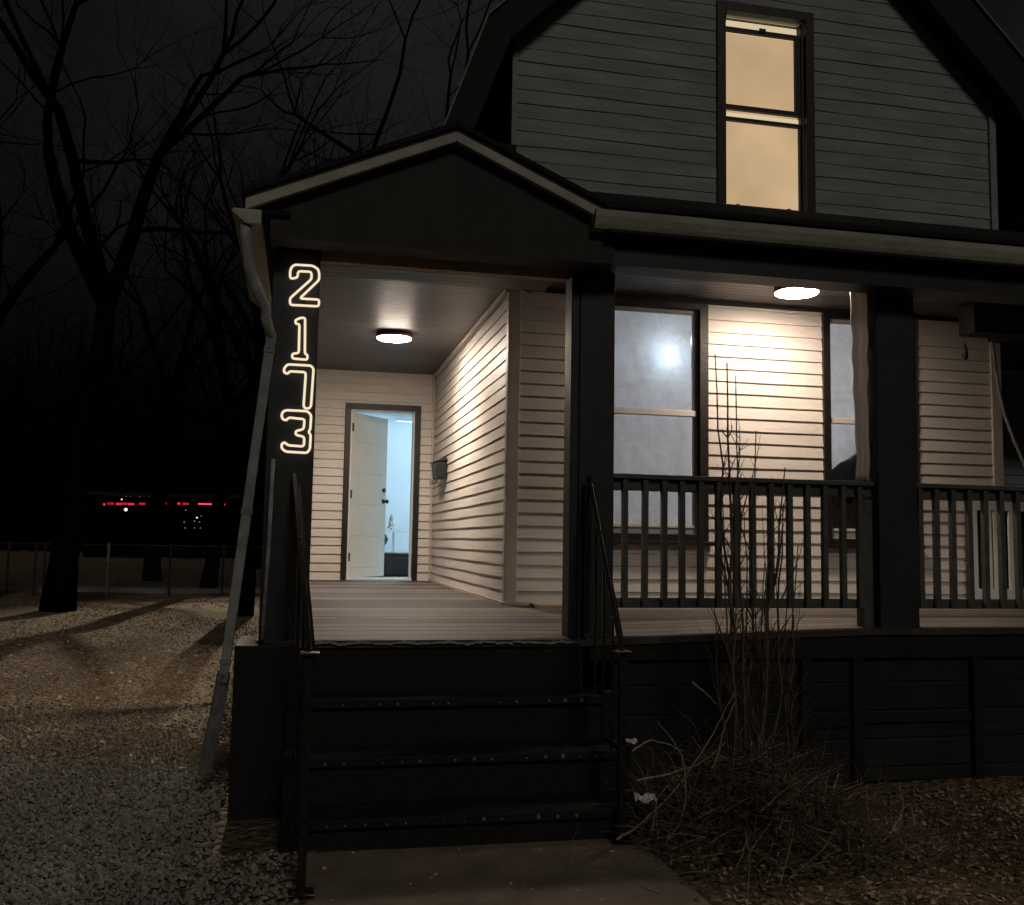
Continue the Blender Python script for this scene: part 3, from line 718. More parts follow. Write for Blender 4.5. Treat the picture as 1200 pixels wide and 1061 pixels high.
for (a, b) in ((-.30, .028), (1.662, 1.79)):
    s_ = MB()
    if a < 0: s_.box(a, b, 5.30, 5.85, GZ-.02, -.075)
    for k in range(1, 4):
        s_.box(max(a, b-.06) if a < 0 else a, b if a < 0 else a+.06, nos[k][0]-.02, (nos[k-1][0]-.021) if k > 1 else (5.299 if a < 0 else 5.47), GZ-.02, nos[k][1]+.02)
    s_.build('step_stringer', M['black'], house, bevel=.005)

# roll of plastic sheeting beside the middle column
s_ = MB(); n, m = 14, 30
for j in range(m+1):
    v = j/m; z = 2.135-1.23*v
    for i in range(n+1):
        u = i/n; wd = .125*(1-.25*v)
        x = 3.525-wd*(1-u)+.003*sin(v*9)+.004*sin(v*31); y = 5.58+.016*sin(u*14+v*1.2)+.008*sin(u*23-v*3)+.003*sin(v*40)
        s_.v.append((x, y, z))
for j in range(m):
    for i in range(n): a = j*(n+1)+i; s_.f.append((a, a+1, a+n+2, a+n+1))
o = s_.build('plastic_sheeting', M['sheet'], smooth=True, recalc=False)
sm = o.modifiers.new('thick', 'SOLIDIFY'); sm.thickness = .004
tag(o, 'crinkled grey plastic sheeting gathered against the middle column above the railing', 'sheeting')

# ------------------------------------------------------------------ things on the porch
def ceiling_light(x, y, m, label, col):
    t = thing('ceiling_light', label, 'ceiling light', (x, y, H), 'porch ceiling lights')
    rim = MB().lathe([(.150, H-.001), (.172, H-.004), (.176, H-.045), (.168, H-.052), (.150, H-.050)], x, y); rim.build('rim', M['copper'], t, smooth=True)
    MB().lathe([(.165, H-.0525), (.160, H-.060), (.12, H-.068), (.05, H-.072), (.001, H-.072)], x, y).build('diffuser', m, t, smooth=True)
    return t
ceiling_light(.85, 9.52, M['bulb1'], 'round lit ceiling lamp above the entry recess in front of the open door', (1, .8, .6))
ceiling_light(3.72, 6.86, M['bulb2'], 'round lit ceiling lamp above the railed front porch between the two windows', (1, .8, .6))

# street lamp far behind the house; from the photograph's viewpoint the left column stands in front of it
lp = Vector((-.26, 40.0, 7.6))
t = thing('street_lamp', 'tall street lamp beyond the back fence, behind the left column, lighting the yard', 'street lamp', (-.26, 41.2, GZ))
MB().tube([(-.26, 41.2, GZ), (-.26, 41.2, 3.5), (-.26, 41.2, 7.9)], [.11, .09, .07], 10).build('pole', M['wire'], t, smooth=True)
MB().tube([(-.26, 41.2, 7.85), (-.26, 40.8, 8.0), (-.26, 40.3, 7.86)], .035, 8).build('arm', M['wire'], t, smooth=True)
MB().hexa([(-.40, 39.8, 7.66), (-.12, 39.8, 7.66), (-.12, 40.4, 7.66), (-.40, 40.4, 7.66), (-.34, 39.86, 7.84), (-.18, 39.86, 7.84), (-.18, 40.34, 7.84), (-.34, 40.34, 7.84)]).build('lamp_head', M['dark'], t, bevel=.02)
sl = bpy.data.lights.new('street_light', 'SPOT'); sl.energy = 19000; sl.color = (1, .80, .56); sl.spot_size = R(25); sl.spot_blend = .85; sl.shadow_soft_size = .10
lo = bpy.data.objects.new('street_light', sl); COL.objects.link(lo); lo.location = lp; lo.rotation_euler = (Vector((-2.5, 12.3, GZ))-lp).to_track_quat('-Z', 'Y').to_euler()
# mailbox on the side wall, centred at (1.5, 10.8, 1.28)
mb_ = thing('mailbox', 'small dark wall mailbox on the cream siding right of the open door', 'mailbox', (XS-.02, 10.85, 1.28))
MB().hexa([(XS-.13, 10.68, 1.17), (XS-.02, 10.68, 1.17), (XS-.02, 11.02, 1.17), (XS-.13, 11.02, 1.17), (XS-.15, 10.68, 1.34), (XS-.02, 10.68, 1.34), (XS-.02, 11.02, 1.34), (XS-.15, 11.02, 1.34)]).build('box', M['dark'], mb_, bevel=.008)
MB().hexa([(XS-.165, 10.67, 1.341), (XS-.02, 10.67, 1.365), (XS-.02, 11.03, 1.365), (XS-.165, 11.03, 1.341), (XS-.165, 10.67, 1.352), (XS-.02, 10.67, 1.40), (XS-.02, 11.03, 1.40), (XS-.165, 11.03, 1.352)]).build('lid', M['dark'], mb_, bevel=.004)
for yy in (10.76, 10.94): MB().tube([(XS-.10, yy, 1.169), (XS-.115, yy, 1.12), (XS-.16, yy, 1.11), (XS-.17, yy, 1.14)], .006, 6).build('newspaper_hook', M['dark'], mb_)

# lit house numbers
numz = thing('house_number_sign', 'outlined warm white lit numbers 2173 running down the dark left column', 'house number', (-.05, 5.49, 1.4))
DG = {
 '2': [(118, 145), (118, 112), (124, 92), (140, 80), (222, 85), (246, 100), (252, 118), (252, 150), (162, 236), (252, 241), (250, 272), (118, 265), (117, 235), (217, 146), (216, 113), (155, 110), (152, 140)],
 '1': [(165, 325), (187, 325), (186, 490), (198, 496), (197, 518), (127, 512), (128, 490), (158, 487), (161, 354), (144, 352), (142, 336)],
 '7': [(90, 576), (90, 558), (106, 539), (214, 545), (226, 560), (214, 732), (204, 743), (185, 741), (180, 729), (190, 586), (186, 575), (116, 571), (106, 583)],
 '3': [(78, 775), (85, 757), (100, 750), (198, 755), (215, 773), (211, 838), (203, 850), (213, 865), (209, 930), (195, 947), (97, 941), (79, 926), (79, 906), (92, 898), (108, 912), (174, 917), (182, 910), (183, 873), (144, 864), (144, 846), (180, 838), (185, 792), (112, 784), (100, 797), (84, 792)]}
for k, pts in DG.items():
    P = [atY(310+a/3.933, 290+b/3.93, 5.478) for a, b in pts]
    # soften the corners
    Q = []
    for i in range(len(P)):
        a, b, c = P[i-1], P[i], P[(i+1) % len(P)]
        la = min(.012, (a-b).length*.3); lc = min(.012, (c-b).length*.3)
        Q += [b+(a-b).normalized()*la, b*.5+(b+(a-b).normalized()*la)*.25+(b+(c-b).normalized()*lc)*.25, b+(c-b).normalized()*lc]
    dg = MB().tube(Q, .0066, 8, closed=True).build('digit', M['digit'], numz, smooth=True)
    lab(dg, 'lit outlined numeral '+k)
    bk = MB(); cx = sum(p.x for p in P)/len(P); 
    z0_, z1_ = min(p.z for p in P), max(p.z for p in P)
    for zz in (z0_+.03, z1_-.03): MB().tube([(cx, 5.485, zz), (cx, 5.4995, zz)], .006, 6).build('mounting_stud', M['dark'], dg)

# iron handrails down the steps
def handrail(x0, y0, z0, x1, y1, z1, zf, label, lower=True):
    t = thing('handrail', label, 'handrail', (x1, y1, zf), 'iron handrails beside the steps')
    a, b = Vector((x0, y0, z0)), Vector((x1, y1, z1))
    dirv = (b-a).normalized()
    MB().bar(a, b, .024, .012).build('top_bar', M['steel'], t, bevel=.003)
    off = Vector((0, 0, -.07))
    MB().bar(a+off+Vector((.028, 0, 0)), b+off+Vector((.028, 0, .0)), .014, .014).build('lower_bar', M['steel'], t)
    MB().bar(b+Vector((0, 0, -.002)), Vector((x1, y1, zf)), .032, .032).build('foot_post', M['steel'], t, bevel=.003)
    MB().box(x1-.04, x1+.04, y1-.04, y1+.04, z1+.002, z1+.014).build('post_cap', M['steel'], t, bevel=.003)
    MB().box(x1-.05, x1+.05, y1-.05, y1+.05, zf+.0, zf+.012).build('foot_plate', M['steel'], t)
    MB().bar(Vector((x0, y0-.01, z0-.0)), Vector((x0, y0-.01, -.03)), .022, .022).build('top_post', M['steel'], t)
    for q in (.25, .5, .75):
        p = a.lerp(b, q)+off; MB().bar(p+Vector((.0, 0, 0)), Vector((p.x, p.y, max(zf, zf+(z0-.9-zf)*(1-q)*.9))), .012, .012).build('picket', M['steel'], t)
    return t
handrail(-.035, 5.44, .84, .062, 4.15, .006, GZ+.012, 'black iron handrail left of the steps, its foot post on the path edge')
handrail(1.625, 5.43, .87, 1.56, 4.62, -.05, GZ+.012, 'black iron handrail right of the steps, running into the brush')

# leaning downspout
ds = thing('downspout', 'weathered metal downspout slanting from the gutter corner down to the gravel', 'downspout', (-.53, 6.75, GZ))
p0, p1, p2, p3 = Vector((-.33, 5.27, 2.13)), Vector((-.31, 5.3, 1.93)), Vector((-.215, 5.42, 1.72)), atY(318, 395, 5.45)
def rectpipe(mb, pts, wx, wy):
    for a, b in zip(pts, pts[1:]): mb.bar(a, b, wx, wy)
    return mb
el = MB().tube([p0, p0+Vector((0, 0, -.06)), p1, p1+Vector((.015, .01, -.06)), p2, p2+Vector((0, 0, -.05)), p3], [.034, .032, .030, .033, .030, .031, .028], 8)
el.build('elbow', M['alu'], ds, smooth=True)
q1 = atZ(262, 805, GZ+.0); q2 = Vector((-.50, 5.9, -.62)); q3 = Vector((-.53, 5.95, GZ+.03))
q2 = atY(261, 800, 5.6); q3 = atY(240, 905, 5.75); q3.z = max(q3.z, GZ+.03)
rectpipe(MB(), [p3+Vector((0, 0, .01)), q2], .052, .044).build('upper_section', M['alu'], ds, bevel=.006)
rectpipe(MB(), [q2+(p3-q2)*.03, q3], .060, .05).build('lower_section', M['galv'], ds, bevel=.006)
for q in (.03, .5, .93):
    c = p3.lerp(q2, q); MB().bar(c, c+(q2-p3).normalized()*.03, .058, .05).build('seam_band', M['galv'], ds)

cd = MB(); a = atY(320, 538, 5.42); b = atY(307, 750, 5.42)
cd.tube([a, a.lerp(b, .5)+Vector((.004, 0, 0)), b], .011, 8)
tag(cd.build('thin_pole', M['alu'], smooth=True), 'thin pale metal pole leaning beside the left column, right of the downspout', 'pole')

# planks by the corner
k_ = MB().hexa([(1.75, 7.22, deckz(1.75, 7.22)+.001), (2.3, 7.12, deckz(2.3, 7.12)+.001), (2.3, 7.30, deckz(2.3, 7.3)+.001), (1.75, 7.40, deckz(1.75, 7.4)+.001),
                (1.75, 7.22, deckz(1.75, 7.22)+.024), (2.3, 7.12, deckz(2.3, 7.12)+.024), (2.3, 7.30, deckz(2.3, 7.3)+.024), (1.75, 7.40, deckz(1.75, 7.4)+.024)])
tag(k_.build('loose_plank', M['lightwood'], bevel=.002), 'short raw wooden plank lying on the deck by the cream wall corner', 'plank')

# white slatted gate leaning behind the right railing
wg = thing('slatted_gate', 'white wooden gate with dark openings standing behind the right porch railing', 'gate', (5.9, 7.2, 0))
yy = 7.40
x0g, x1g, zt_ = 5.62, 6.67, .92
MB().box(x0g, x1g, yy, yy+.03, zt_-.10, zt_).build('top_rail', M['white'], wg, bevel=.003)
MB().box(x0g, x1g, yy, yy+.03, .04, .15).build('bottom_rail', M['white'], wg, bevel=.003)
for i, xx in enumerate((5.62, 5.775, 5.84, 5.995, 6.06, 6.22, 6.375, 6.44, 6.605)):
    MB().box(xx, xx+(.065 if i in (0, 8) else .05), yy+.002, yy+.026, .151, zt_-.101).build('slat', M['white'], wg, bevel=.003)
MB().box(x0g+.01, x1g-.01, yy+.034, yy+.045, .05, zt_-.02).build('backing', M['black'], wg)

# small ornament hanging from the end beam
hp = atY(1131, 412, 6.95)
t = thing('hanging_ornament', 'small dark ornament hanging on a thin cord under the right end of the porch ceiling', 'ornament', (hp.x, hp.y, 2.18))
MB().tube([(hp.x, hp.y, 2.18), (hp.x, hp.y, hp.z+.05)], .003, 5).build('cord', M['dark'], t)
MB().lathe([(.004, hp.z+.06), (.014, hp.z+.045), (.02, hp.z), (.024, hp.z-.06), (.006, hp.z-.07)], hp.x, hp.y, 12).build('bell', M['dark'], t, smooth=True)
# bracket light patch near it
# curved hose at the far right
a = [atY(1166, 425, 7.0), atY(1170, 455, 7.0), atY(1177, 485, 7.0), atY(1188, 515, 6.97), atY(1201, 545, 6.95), atY(1222, 585, 6.9)]
a = [a[0]+Vector((0, .03, .18))]+a
tag(MB().tube(a, .015, 10).build('curved_hose', M['hose'], smooth=True), 'grey flexible hose curving down at the right end of the porch', 'hose')

# interior things seen through the door
tb = thing('side_table', 'white table seen through the half open door', 'table', (1.30, 14.6, 0))
MB().box(1.0, 1.9, 14.3, 14.7, .60, .63).build('tabletop', M['white'], tb)
for (x, y) in ((1.05, 14.34), (1.22, 14.34), (1.38, 14.66), (1.85, 14.34), (1.85, 14.66)): MB().box(x-.015, x+.015, y-.015, y+.015, 0, .599).build('leg', M['white'], tb)
t = thing('tabletop_tree', 'tiny grey cone shaped tree standing on the white table inside', 'ornament', (1.33, 14.5, .63))
for i in range(3): MB().lathe([(.07-.018*i, .65+.06*i), (.012, .73+.06*i)], 1.33, 14.5, 10).build('branch_tier', M['galv'], t)
MB().tube([(1.33, 14.5, .631), (1.33, 14.5, .66)], .012, 6).build('trunk', M['bark'], t)
t = thing('storage_tub', 'dark lidded tub on the floor inside the open door', 'tub', (1.3, 13.3, 0))
MB().hexa([(1.05, 13.1, .0), (1.6, 13.1, .0), (1.6, 13.6, .0), (1.05, 13.6, .0), (1.02, 13.06, .27), (1.63, 13.06, .27), (1.63, 13.64, .27), (1.02, 13.64, .27)]).build('body', M['dark'], t, bevel=.02)
MB().box(1.0, 1.65, 13.04, 13.66, .271, .31).build('lid', M['dark'], t, bevel=.012)
t = thing('ball_lamp', 'dark rounded object beside the table legs inside the open door', 'ornament', (1.12, 13.9, 0))
MB().lathe([(.06, 0), (.07, .02), (.03, .05), (.03, .38), (.09, .42), (.12, .48), (.09, .55), (.03, .58)], 1.12, 13.9, 14).build('body', M['dark'], t, smooth=True)
t = thing('ceiling_fan', 'ceiling fan with lit globe in the blue room behind the door', 'fan', (1.9, 14.0, H-.05))
MB().tube([(1.9, 14, H-.05), (1.9, 14, H-.28)], .015, 8).build('rod', M['white'], t)
MB().lathe([(.09, H-.28), (.11, H-.31), (.08, H-.37)], 1.9, 14, 16).build('motor', M['white'], t)
for k in range(5):
    an = k*2*pi/5+.55; d = Vector((cos(an), sin(an), 0)); n_ = Vector((-sin(an), cos(an), 0)); c = Vector((1.9, 14, H-.32))
    MB().hexa([c+d*.12-n_*.05, c+d*.6-n_*.07, c+d*.6+n_*.07, c+d*.12+n_*.05, c+d*.12-n_*.05+Vector((0, 0, .01)), c+d*.6-n_*.07+Vector((0, 0, .01)), c+d*.6+n_*.07+Vector((0, 0, .02)), c+d*.12+n_*.05+Vector((0, 0, .02))]).build('blade', M['white'], t)
MB().lathe([(.04, H-.371), (.10, H-.40), (.11, H-.45), (.07, H-.50), (.01, H-.52)], 1.9, 14, 20).build('globe', emat('cool_globe', (.76, .93, 1), 250), t, smooth=True)
# dark transom bar over the inner opening
MB().box(-.05, 3.59, 12.9, 12.95, 2.19, 2.29).build('inner_header', M['dark'], house)

# bulb behind the frosted film of the left window, and the room's lamp
sp = atY(775, 422, Y1+.34)
t = thing('hanging_bulb', 'cool white bulb glowing behind the frosted left porch window', 'lamp', (sp.x, sp.y, H))
MB().tube([(sp.x, sp.y, H), (sp.x, sp.y, sp.z+.07)], .005, 6).build('cord', M['dark'], t)
MB().lathe([(.01, sp.z+.07), (.02, sp.z+.05), (.035, sp.z+.02), (.04, sp.z-.01), (.03, sp.z-.035), (.01, sp.z-.045)], sp.x, sp.y, 20).build('bulb', emat('cool_bulb', (.66, .84, 1), 42), t, smooth=True)
t = thing('room_ceiling_lamp', 'flush white lamp on the ceiling of the front room behind the porch windows', 'lamp', (4.0, 9.0, H))
MB().lathe([(.16, H+.009), (.18, H-.02), (.15, H-.06), (.02, H-.08)], 4.0, 9.0, 24).build('diffuser', emat('room_led', (.98, .97, 1), 84), t, smooth=True)

# ------------------------------------------------------------------ shrub, brush and litter
def cane(mb, base, top, r, seed, n=9, wig=.03):
    q = random.Random(seed); P = []; rr = []
    for i in range(n+1):
        t = i/n; p = base.lerp(top, t)
        w_ = wig*sin(pi*min(1, t*1.1))
        P.append(p+Vector((q.uniform(-1, 1), q.uniform(-1, 1), 0))*w_*.5); rr.append(r*(1-.75*t)+.0008)
    mb.tube(P, rr, 5); return P
sb = thing('bare_shrub', 'tall leafless shrub of thin upright canes in front of the right railing', 'shrub', (2.42, 4.95, GZ))
canes = [((862, 940), (852, 425), .010), ((866, 945), (838, 415), .008), ((874, 950), (862, 440), .007), ((872, 940), (886, 505), .007), ((880, 950), (920, 548), .009), ((905, 945), (918, 590), .008),
         ((893, 955), (905, 560), .006), ((884, 945), (872, 600), .006), ((868, 950), (845, 560), .005), ((915, 950), (935, 640), .006), ((878, 950), (896, 660), .005), ((900, 950), (884, 700), .005), ((860, 955), (836, 700), .004), ((925, 955), (930, 720), .005)]
for k, (b, tp, r) in enumerate(canes):
    y = 4.85+.05*(k % 4); B = atZ(b[0], 958, GZ); B = Vector((atY(b[0], 960, y).x, y, GZ)); T = atY(tp[0], tp[1], y+.03*((k*7) % 5-2))
    r *= 1.25; c_ = MB(); P = cane(c_, B, T, r, k, 12, .045)
    q = random.Random(k+50)
    for j in range(3, 11):
        for _ in range(1 if q.random() < .75 else 2):
            d = Vector((q.uniform(-1, 1), q.uniform(-.6, .6), q.uniform(.7, 1.6))).normalized(); L_ = q.uniform(.08, .34)*(1 if j < 9 else .6)
            e = P[j]+d*L_; m_ = P[j].lerp(e, .5)+Vector((q.uniform(-1, 1), q.uniform(-1, 1), 0))*.012
            c_.tube([P[j], m_, e], [r*.35, r*.25, .0008], 4)
            if q.random() < .4: c_.tube([m_, m_+Vector((q.uniform(-.06, .06), q.uniform(-.04, .04), .07))], [r*.2, .0006], 4)
    for j in ((4, 6, 8) if k < 7 else (6,)):
        a = q.random()*6.28; d = Vector((cos(a)*.42, sin(a)*.25, 1)).normalized(); e = P[j]; L_ = q.uniform(.07, .11); FP = [e.copy()]
        for _ in range(5): d = (d+Vector((q.gauss(0, .12), q.gauss(0, .08), .08))).normalized(); e = e+d*L_; FP.append(e.copy())
        c_.tube(FP, [r*.55*(1-.16*i) for i in range(6)], 5)
        for i in (2, 3, 4):
            d2 = Vector((q.uniform(-1, 1), q.uniform(-.5, .5), q.uniform(.5, 1.2))).normalized(); c_.tube([FP[i], FP[i]+d2*q.uniform(.04, .12)], [r*.25, .0008], 4)
    c_.build('cane', M['cane'], sb, recalc=False)
bp_ = thing('brush_pile', 'tangled heap of dead twigs and weeds at the foot of the tall shrub', 'brush', (2.35, 4.85, GZ))
q = random.Random(11); c_ = MB(); c2 = MB(); c3 = MB()
def bh(x, y): return max(0, 1-((x-2.25)/.72)**2-((y-4.75)/.62)**2)
for k in range(1700):
    x = q.gauss(2.28, .44); y = q.gauss(4.72, .32)
    if x < 1.62 and y > 4.3 : x = 1.62+q.random()*.3
    if y > 5.4: continue
    z = GZ+bh(x, y)*q.random()*.42
    d = Vector((q.gauss(0, 1), q.gauss(0, 1), q.gauss(.35, .5))).normalized(); L_ = q.uniform(.08, .34); p = Vector((x, y, z))
    e = p+d*L_; e.z = max(e.z, GZ+.005); m_ = p.lerp(e, .5)+Vector((q.uniform(-1, 1), q.uniform(-1, 1), q.uniform(-.2, 1)))*L_*.15; m_.z = max(m_.z, GZ+.005)
    (c3 if k % 6 == 0 else c_).tube([p, m_, e], [q.uniform(.0016, .004), .002, .0008], 3)
tag(c_.build('dark_twigs', M['darktwig'], bp_, recalc=False), kind='stuff')
tag(c3.build('pale_twigs', M['twig'], bp_, recalc=False), kind='stuff')
for k in range(3600):
    x = q.gauss(2.25, .40); y = q.gauss(4.70, .34)
    if y > 5.4 or x < 1.6: continue
    leaf(c2, x, y, GZ+bh(x, y)*q.random()*.36, q.uniform(.010, .028))
tag(c2.build('weed_leaves', M['green'], bp_, recalc=False), kind='stuff')
# bent pale stalks
for k, (pts) in enumerate([[(722, 985), (760, 958), (800, 915), (835, 860), (861, 812)], [(775, 1000), (800, 955), (802, 900), (790, 870), (770, 845)], [(790, 1018), (850, 1000), (905, 990), (945, 988)],
                           [(745, 915), (790, 905), (820, 895), (850, 870)], [(740, 880), (765, 868), (800, 880)], [(812, 800), (830, 815), (846, 832)], [(835, 900), (842, 880), (850, 850), (862, 822)], [(880, 1010), (930, 1000), (950, 950)]]):
    y = [4.55, 4.5, 4.35, 4.6, 4.7, 4.85, 4.6, 4.4][k]
    P = [atY(u, v, y+.03*i) for i, (u, v) in enumerate(pts)]
    for p in P: p.z = max(p.z, GZ+.01)
    E_ = [P[0]*2-P[1]]+P+[P[-1]*2-P[-2]]; P = []
    for i in range(1, len(E_)-2):
        for h_ in range(5):
            t_ = h_/5; a0, a1, a2, a3 = E_[i-1:i+3]
            P.append(.5*((2*a1)+(a2-a0)*t_+(2*a0-5*a1+4*a2-a3)*t_*t_+(3*a1-a0-3*a2+a3)*t_**3)+Vector((rnd.uniform(-1, 1), 0, rnd.uniform(-1, 1)))*.004)
    P.append(E_[-2])
    MB().tube(P, [.0060-.0045*i/len(P) for i in range(len(P))], 6).build('bent_stalk', M['twig'], bp_, recalc=False)
for k, (u, v, s, lb) in enumerate([(741, 870, .028, 'small white paper scrap beside the right handrail, upper of the two'), (757, 938, .05, 'flat white paper scrap on the ground between steps and brush pile'), ]):
    y = 4.9 if k == 0 else 4.72; p = atY(u, v, y); p.z = max(p.z, GZ+.02)
    m_ = MB(); n = 5
    for j in range(n+1):
        for i in range(n+1):
            m_.v.append((p.x+s*(i/n-.5)*2.0, p.y+s*(j/n-.5)*1.6, p.z+s*.35*sin(i*1.9+j*1.3+k)+s*.3*j/n))
    for j in range(n):
        for i in range(n): a = j*(n+1)+i; m_.f.append((a, a+1, a+n+2, a+n+1))
    tag(m_.build('paper_scrap', M['white'], recalc=False), lb, 'litter')

# ------------------------------------------------------------------ trees
def grow(mb, p, d, L_, r, depth, q, up_=.12, spread=.55, segs=4):
    P = [p.copy()]; rr = [r]; 
    for i in range(segs):
        d = (d+Vector((q.gauss(0, .13), q.gauss(0, .13), q.gauss(0, .09)+up_*.3))).normalized()
        p = p+d*L_/segs; P.append(p.copy()); rr.append(r*(1-.38*(i+1)/segs))
    mb.tube(P, rr, 6 if depth > 3 else (4 if depth > 1 else 3))
    if depth == 0: return
    for k in range(2 if q.random() < .55 else 3):
        a = Vector((q.gauss(0, 1), q.gauss(0, 1), q.gauss(.1, .7))); a = (a-a.dot(d)*d).normalized()
        nd_ = (d+a*q.uniform(spread*.6, spread*1.5)).normalized()
        grow(mb, P[-1], nd_, L_*q.uniform(.62, .86), rr[-1]*q.uniform(.6, .82), depth-1, q, up_, spread, segs)
    for k in range(1 if depth > 1 else 2):
        i = q.randint(1, segs-1); a = Vector((q.gauss(0, 1), q.gauss(0, 1), q.gauss(.2, .6))).normalized()
        grow(mb, P[i], (d*.4+a).normalized(), L_*q.uniform(.45, .7), rr[i]*.42, depth-2 if depth > 1 else 0, q, up_, spread, segs)
def tree(u, v, dist, hgt, r, lean, seed, label, depth=6, L0=None, spread=.55):
    base = atZ(u, v, GZ); base = Vector((atY(u, 640, dist).x, dist, GZ-.05))
    t = thing('bare_tree', label, 'tree', tuple(base), 'bare trees behind the yard')
    q = random.Random(seed)
    tk = MB(); top = base+Vector((lean[0], lean[1], hgt))
    P = [base.lerp(top, i/6)+Vector((q.uniform(-.1, .1), q.uniform(-.1, .1), 0))*(1 if 0 < i else 0) for i in range(7)]
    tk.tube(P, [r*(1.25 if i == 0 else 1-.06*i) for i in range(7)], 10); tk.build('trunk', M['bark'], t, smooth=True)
    cr_ = MB()
    L0 = L0 or hgt*.42
    for k in range(3):
        a = k*2.1+q.random(); d = Vector((cos(a)*.55, sin(a)*.45, 1)).normalized()
        grow(cr_, P[-1]-Vector((0, 0, .1)), d, L0*q.uniform(.85, 1.15), r*.62, depth-1, q, spread=spread)
    for k in range(3):
        i = q.randint(3, 5); a = q.random()*6.28; grow(cr_, P[i], Vector((cos(a), sin(a)*.6, .45)).normalized(), L0*.75, r*.34, depth-2, q, spread=spread)
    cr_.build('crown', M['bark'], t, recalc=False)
    return t
tree(72, 690, 20, 6.0, .27, (.5, 0), 3, 'largest bare tree at far left, its thick trunk forking high up', 6, 3.6)
tree(505, 690, 24, 7.0, .24, (-.4, 0), 8, 'bare tree rising behind the porch gable', 6, 4.0)
tree(245, 690, 27, 5.0, .20, (.5, 0), 12, 'slender bare tree between the big left tree and the porch', 6, 2.8)
tree(-12, 690, 24, 6.0, .22, (-.3, 0), 21, 'bare tree at the left edge of the view', 6, 3.2)
tree(300, 690, 46, 9.5, .26, (.2, 0), 31, 'bare tree directly left of the porch gable, far behind', 6, 4.4)
tree(286, 690, 19, 4.6, .19, (.1, 0), 35, 'bare tree behind the slanting downspout, added to throw the diagonal shadow on the yard', 5, 2.2)  # trunk added in the street lamp's path for the diagonal yard shadow
tree(180, 690, 33, 6.0, .25, (.2, 0), 41, 'thin bare tree far behind, right of the biggest trunk', 6, 3.2)
# far-off wood
q = random.Random(77); wd = MB()
for k in range(2000):
    x = q.uniform(-85, 14); y = q.uniform(84, 112) ; h_ = q.uniform(9, 21)*(1 if x < -12 else .8)
    r = q.uniform(.08, .26); wd.tube([(x, y, GZ), (x+q.uniform(-.6, .6), y, GZ+h_*.5), (x+q.uniform(-1.4, 1.4), y, GZ+h_)], [r, r*.7, .02], 3)
    for j in range(9):
        z = GZ+h_*q.uniform(.15, 1); d = Vector((q.gauss(0, 1), q.gauss(0, .5), q.uniform(0, 1.1)))*q.uniform(1, 2.8); p = Vector((x, y, z))
        wd.tube([p, p+d*.5+Vector((0, 0, .1)), p+d], [.05, .03, .008], 3)
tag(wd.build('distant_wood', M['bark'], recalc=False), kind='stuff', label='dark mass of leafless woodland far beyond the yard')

# ------------------------------------------------------------------ fence
fn = thing('chain_link_fence', 'low chain link fence with thin metal posts across the back of the yard', 'fence', (-8, 24.5, GZ))
FY = 25.2
for k, x in enumerate([atY(u, 650, FY).x for u in (-60, 10, 42, 53, 127, 200, 262, 320)]):
    MB().tube([(x, FY, GZ), (x, FY, GZ+1.25)], .028 if k != 4 else .038, 8).build('fence_post', M['galv'] if k == 4 else M['wire'], fn)
xa, xb = atY(-80, 650, FY).x, atY(330, 650, FY).x
MB().tube([(xa, FY, GZ+1.2), (xb, FY, GZ+1.2)], .014, 6).build('top_rail', M['wire'], fn)
m_ = MB(); x = xa
while x < xb-1.1:
    m_.bar((x, FY, GZ+.05), (x+1.12, FY, GZ+1.18), .004, .004); m_.bar((x+1.12, FY+.005, GZ+.05), (x, FY+.005, GZ+1.18), .004, .004); x += .14
m_.build('wire_mesh', M['wire'], fn)

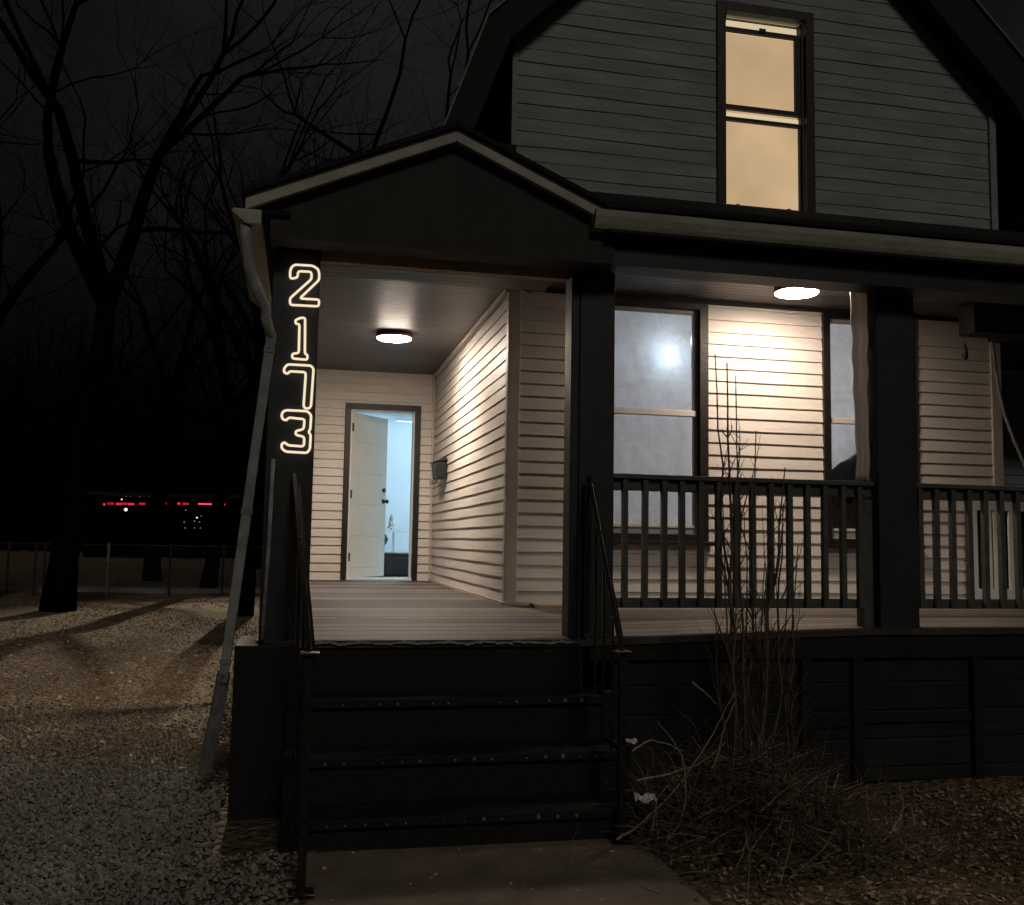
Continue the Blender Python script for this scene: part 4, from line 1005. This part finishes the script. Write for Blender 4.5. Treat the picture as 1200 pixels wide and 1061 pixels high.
# ------------------------------------------------------------------ distant shop with red lights
red = emat('red_neon_strip', (1, .02, .06), .95); wh = emat('white_shop_lamp', (1, .93, .85), 1.3); rdim = emat('dim_red_neon', (1, .03, .08), .45)
DY = 68
sh_ = thing('distant_shop', 'low dark shop far away with red lit strips and small white lamps', 'shop', (atY(190, 620, DY).x, DY, GZ))
xa, xb = atY(100, 600, DY).x, atY(285, 600, DY).x
zt_ = atY(190, 583, DY).z
MB().box(xa, xb, DY, DY+10, GZ, zt_).build('wall', M['farw'], sh_)
MB().box(xa-.5, xb+.5, DY-.6, DY+10.2, zt_+.002, zt_+.25).build('roof', M['shingle'], sh_)
def strip(u0, u1, v0, v1, m, nm):
    a = atY(u0, v0, DY-.1); b = atY(u1, v1, DY-.1)
    return MB().box(a.x, b.x, DY-.12, DY-.02, b.z, a.z).build(nm, m, sh_)
for (u0, u1, m) in ((121, 123, red), (126, 128, rdim), (129, 133, rdim), (136, 142, red), (143, 149, rdim), (150, 157, red), (163, 170, rdim), (180, 195, rdim), (208, 211, red), (214, 221, rdim), (232, 264, red)):
    j_ = rnd.uniform(-.5, .5); strip(u0, u1, 589.4+j_, 592+j_, m, 'red_light_strip')
strip(233, 262, 590.2, 592, emat('hot_pink_core', (1, .12, .2), 1.3), 'red_light_strip')
for (u, v, s) in ((148, 597.5, 2.6), (148, 581.5, 1), (153, 581.5, 1), (164, 582, .9), (169, 581.5, 1.2), (175, 581.5, 1.4), (143, 585.5, 1.2), (218, 598, .9), (216, 612, .9), (217, 619, .8), (231, 607, 1.2), (228, 611, .9), (236, 605, .7), (234, 612, .8), (228, 619, .7), (235, 619, .7)):
    a = atY(u, v, DY-.2); rr = s*.75*DY/FPX
    MB().lathe([(rr*.3, a.z+rr*.9), (rr*.9, a.z+rr*.4), (rr*.9, a.z-rr*.4), (rr*.3, a.z-rr*.9)], a.x, DY-.25-rr, 10).build('shop_lamp', wh if s > 1.1 else emat('dim_lamp', (1, .8, .75), .35), sh_)

# ------------------------------------------------------------------ neighbouring house at right
nb = thing('neighbouring_house', 'dim grey sided house next door beyond the right end of the porch', 'house', (11, 13, GZ))
n_ = MB(); siding(n_, 'x', 12.0, -1, 7.6, 17, -.8, 3.0, [], rev=.13, pr=.015); n_.build('siding', M['nside'], nb, recalc=False)
MB().box(7.6, 17, 12.003, 20, GZ, 5.0).build('wall', M['nside'], nb)
MB().box(7.2, 17.4, 11.3, 20.2, 5.35, 5.5).build('roof', M['shingle'], nb)
MB().box(7.2, 17.4, 11.25, 11.29, 4.9, 5.5).build('fascia', M['fascia'], nb)
MB().box(7.0, 17.4, 9.9, 11.9, 3.0, 3.1).build('porch_roof', M['shingle'], nb)
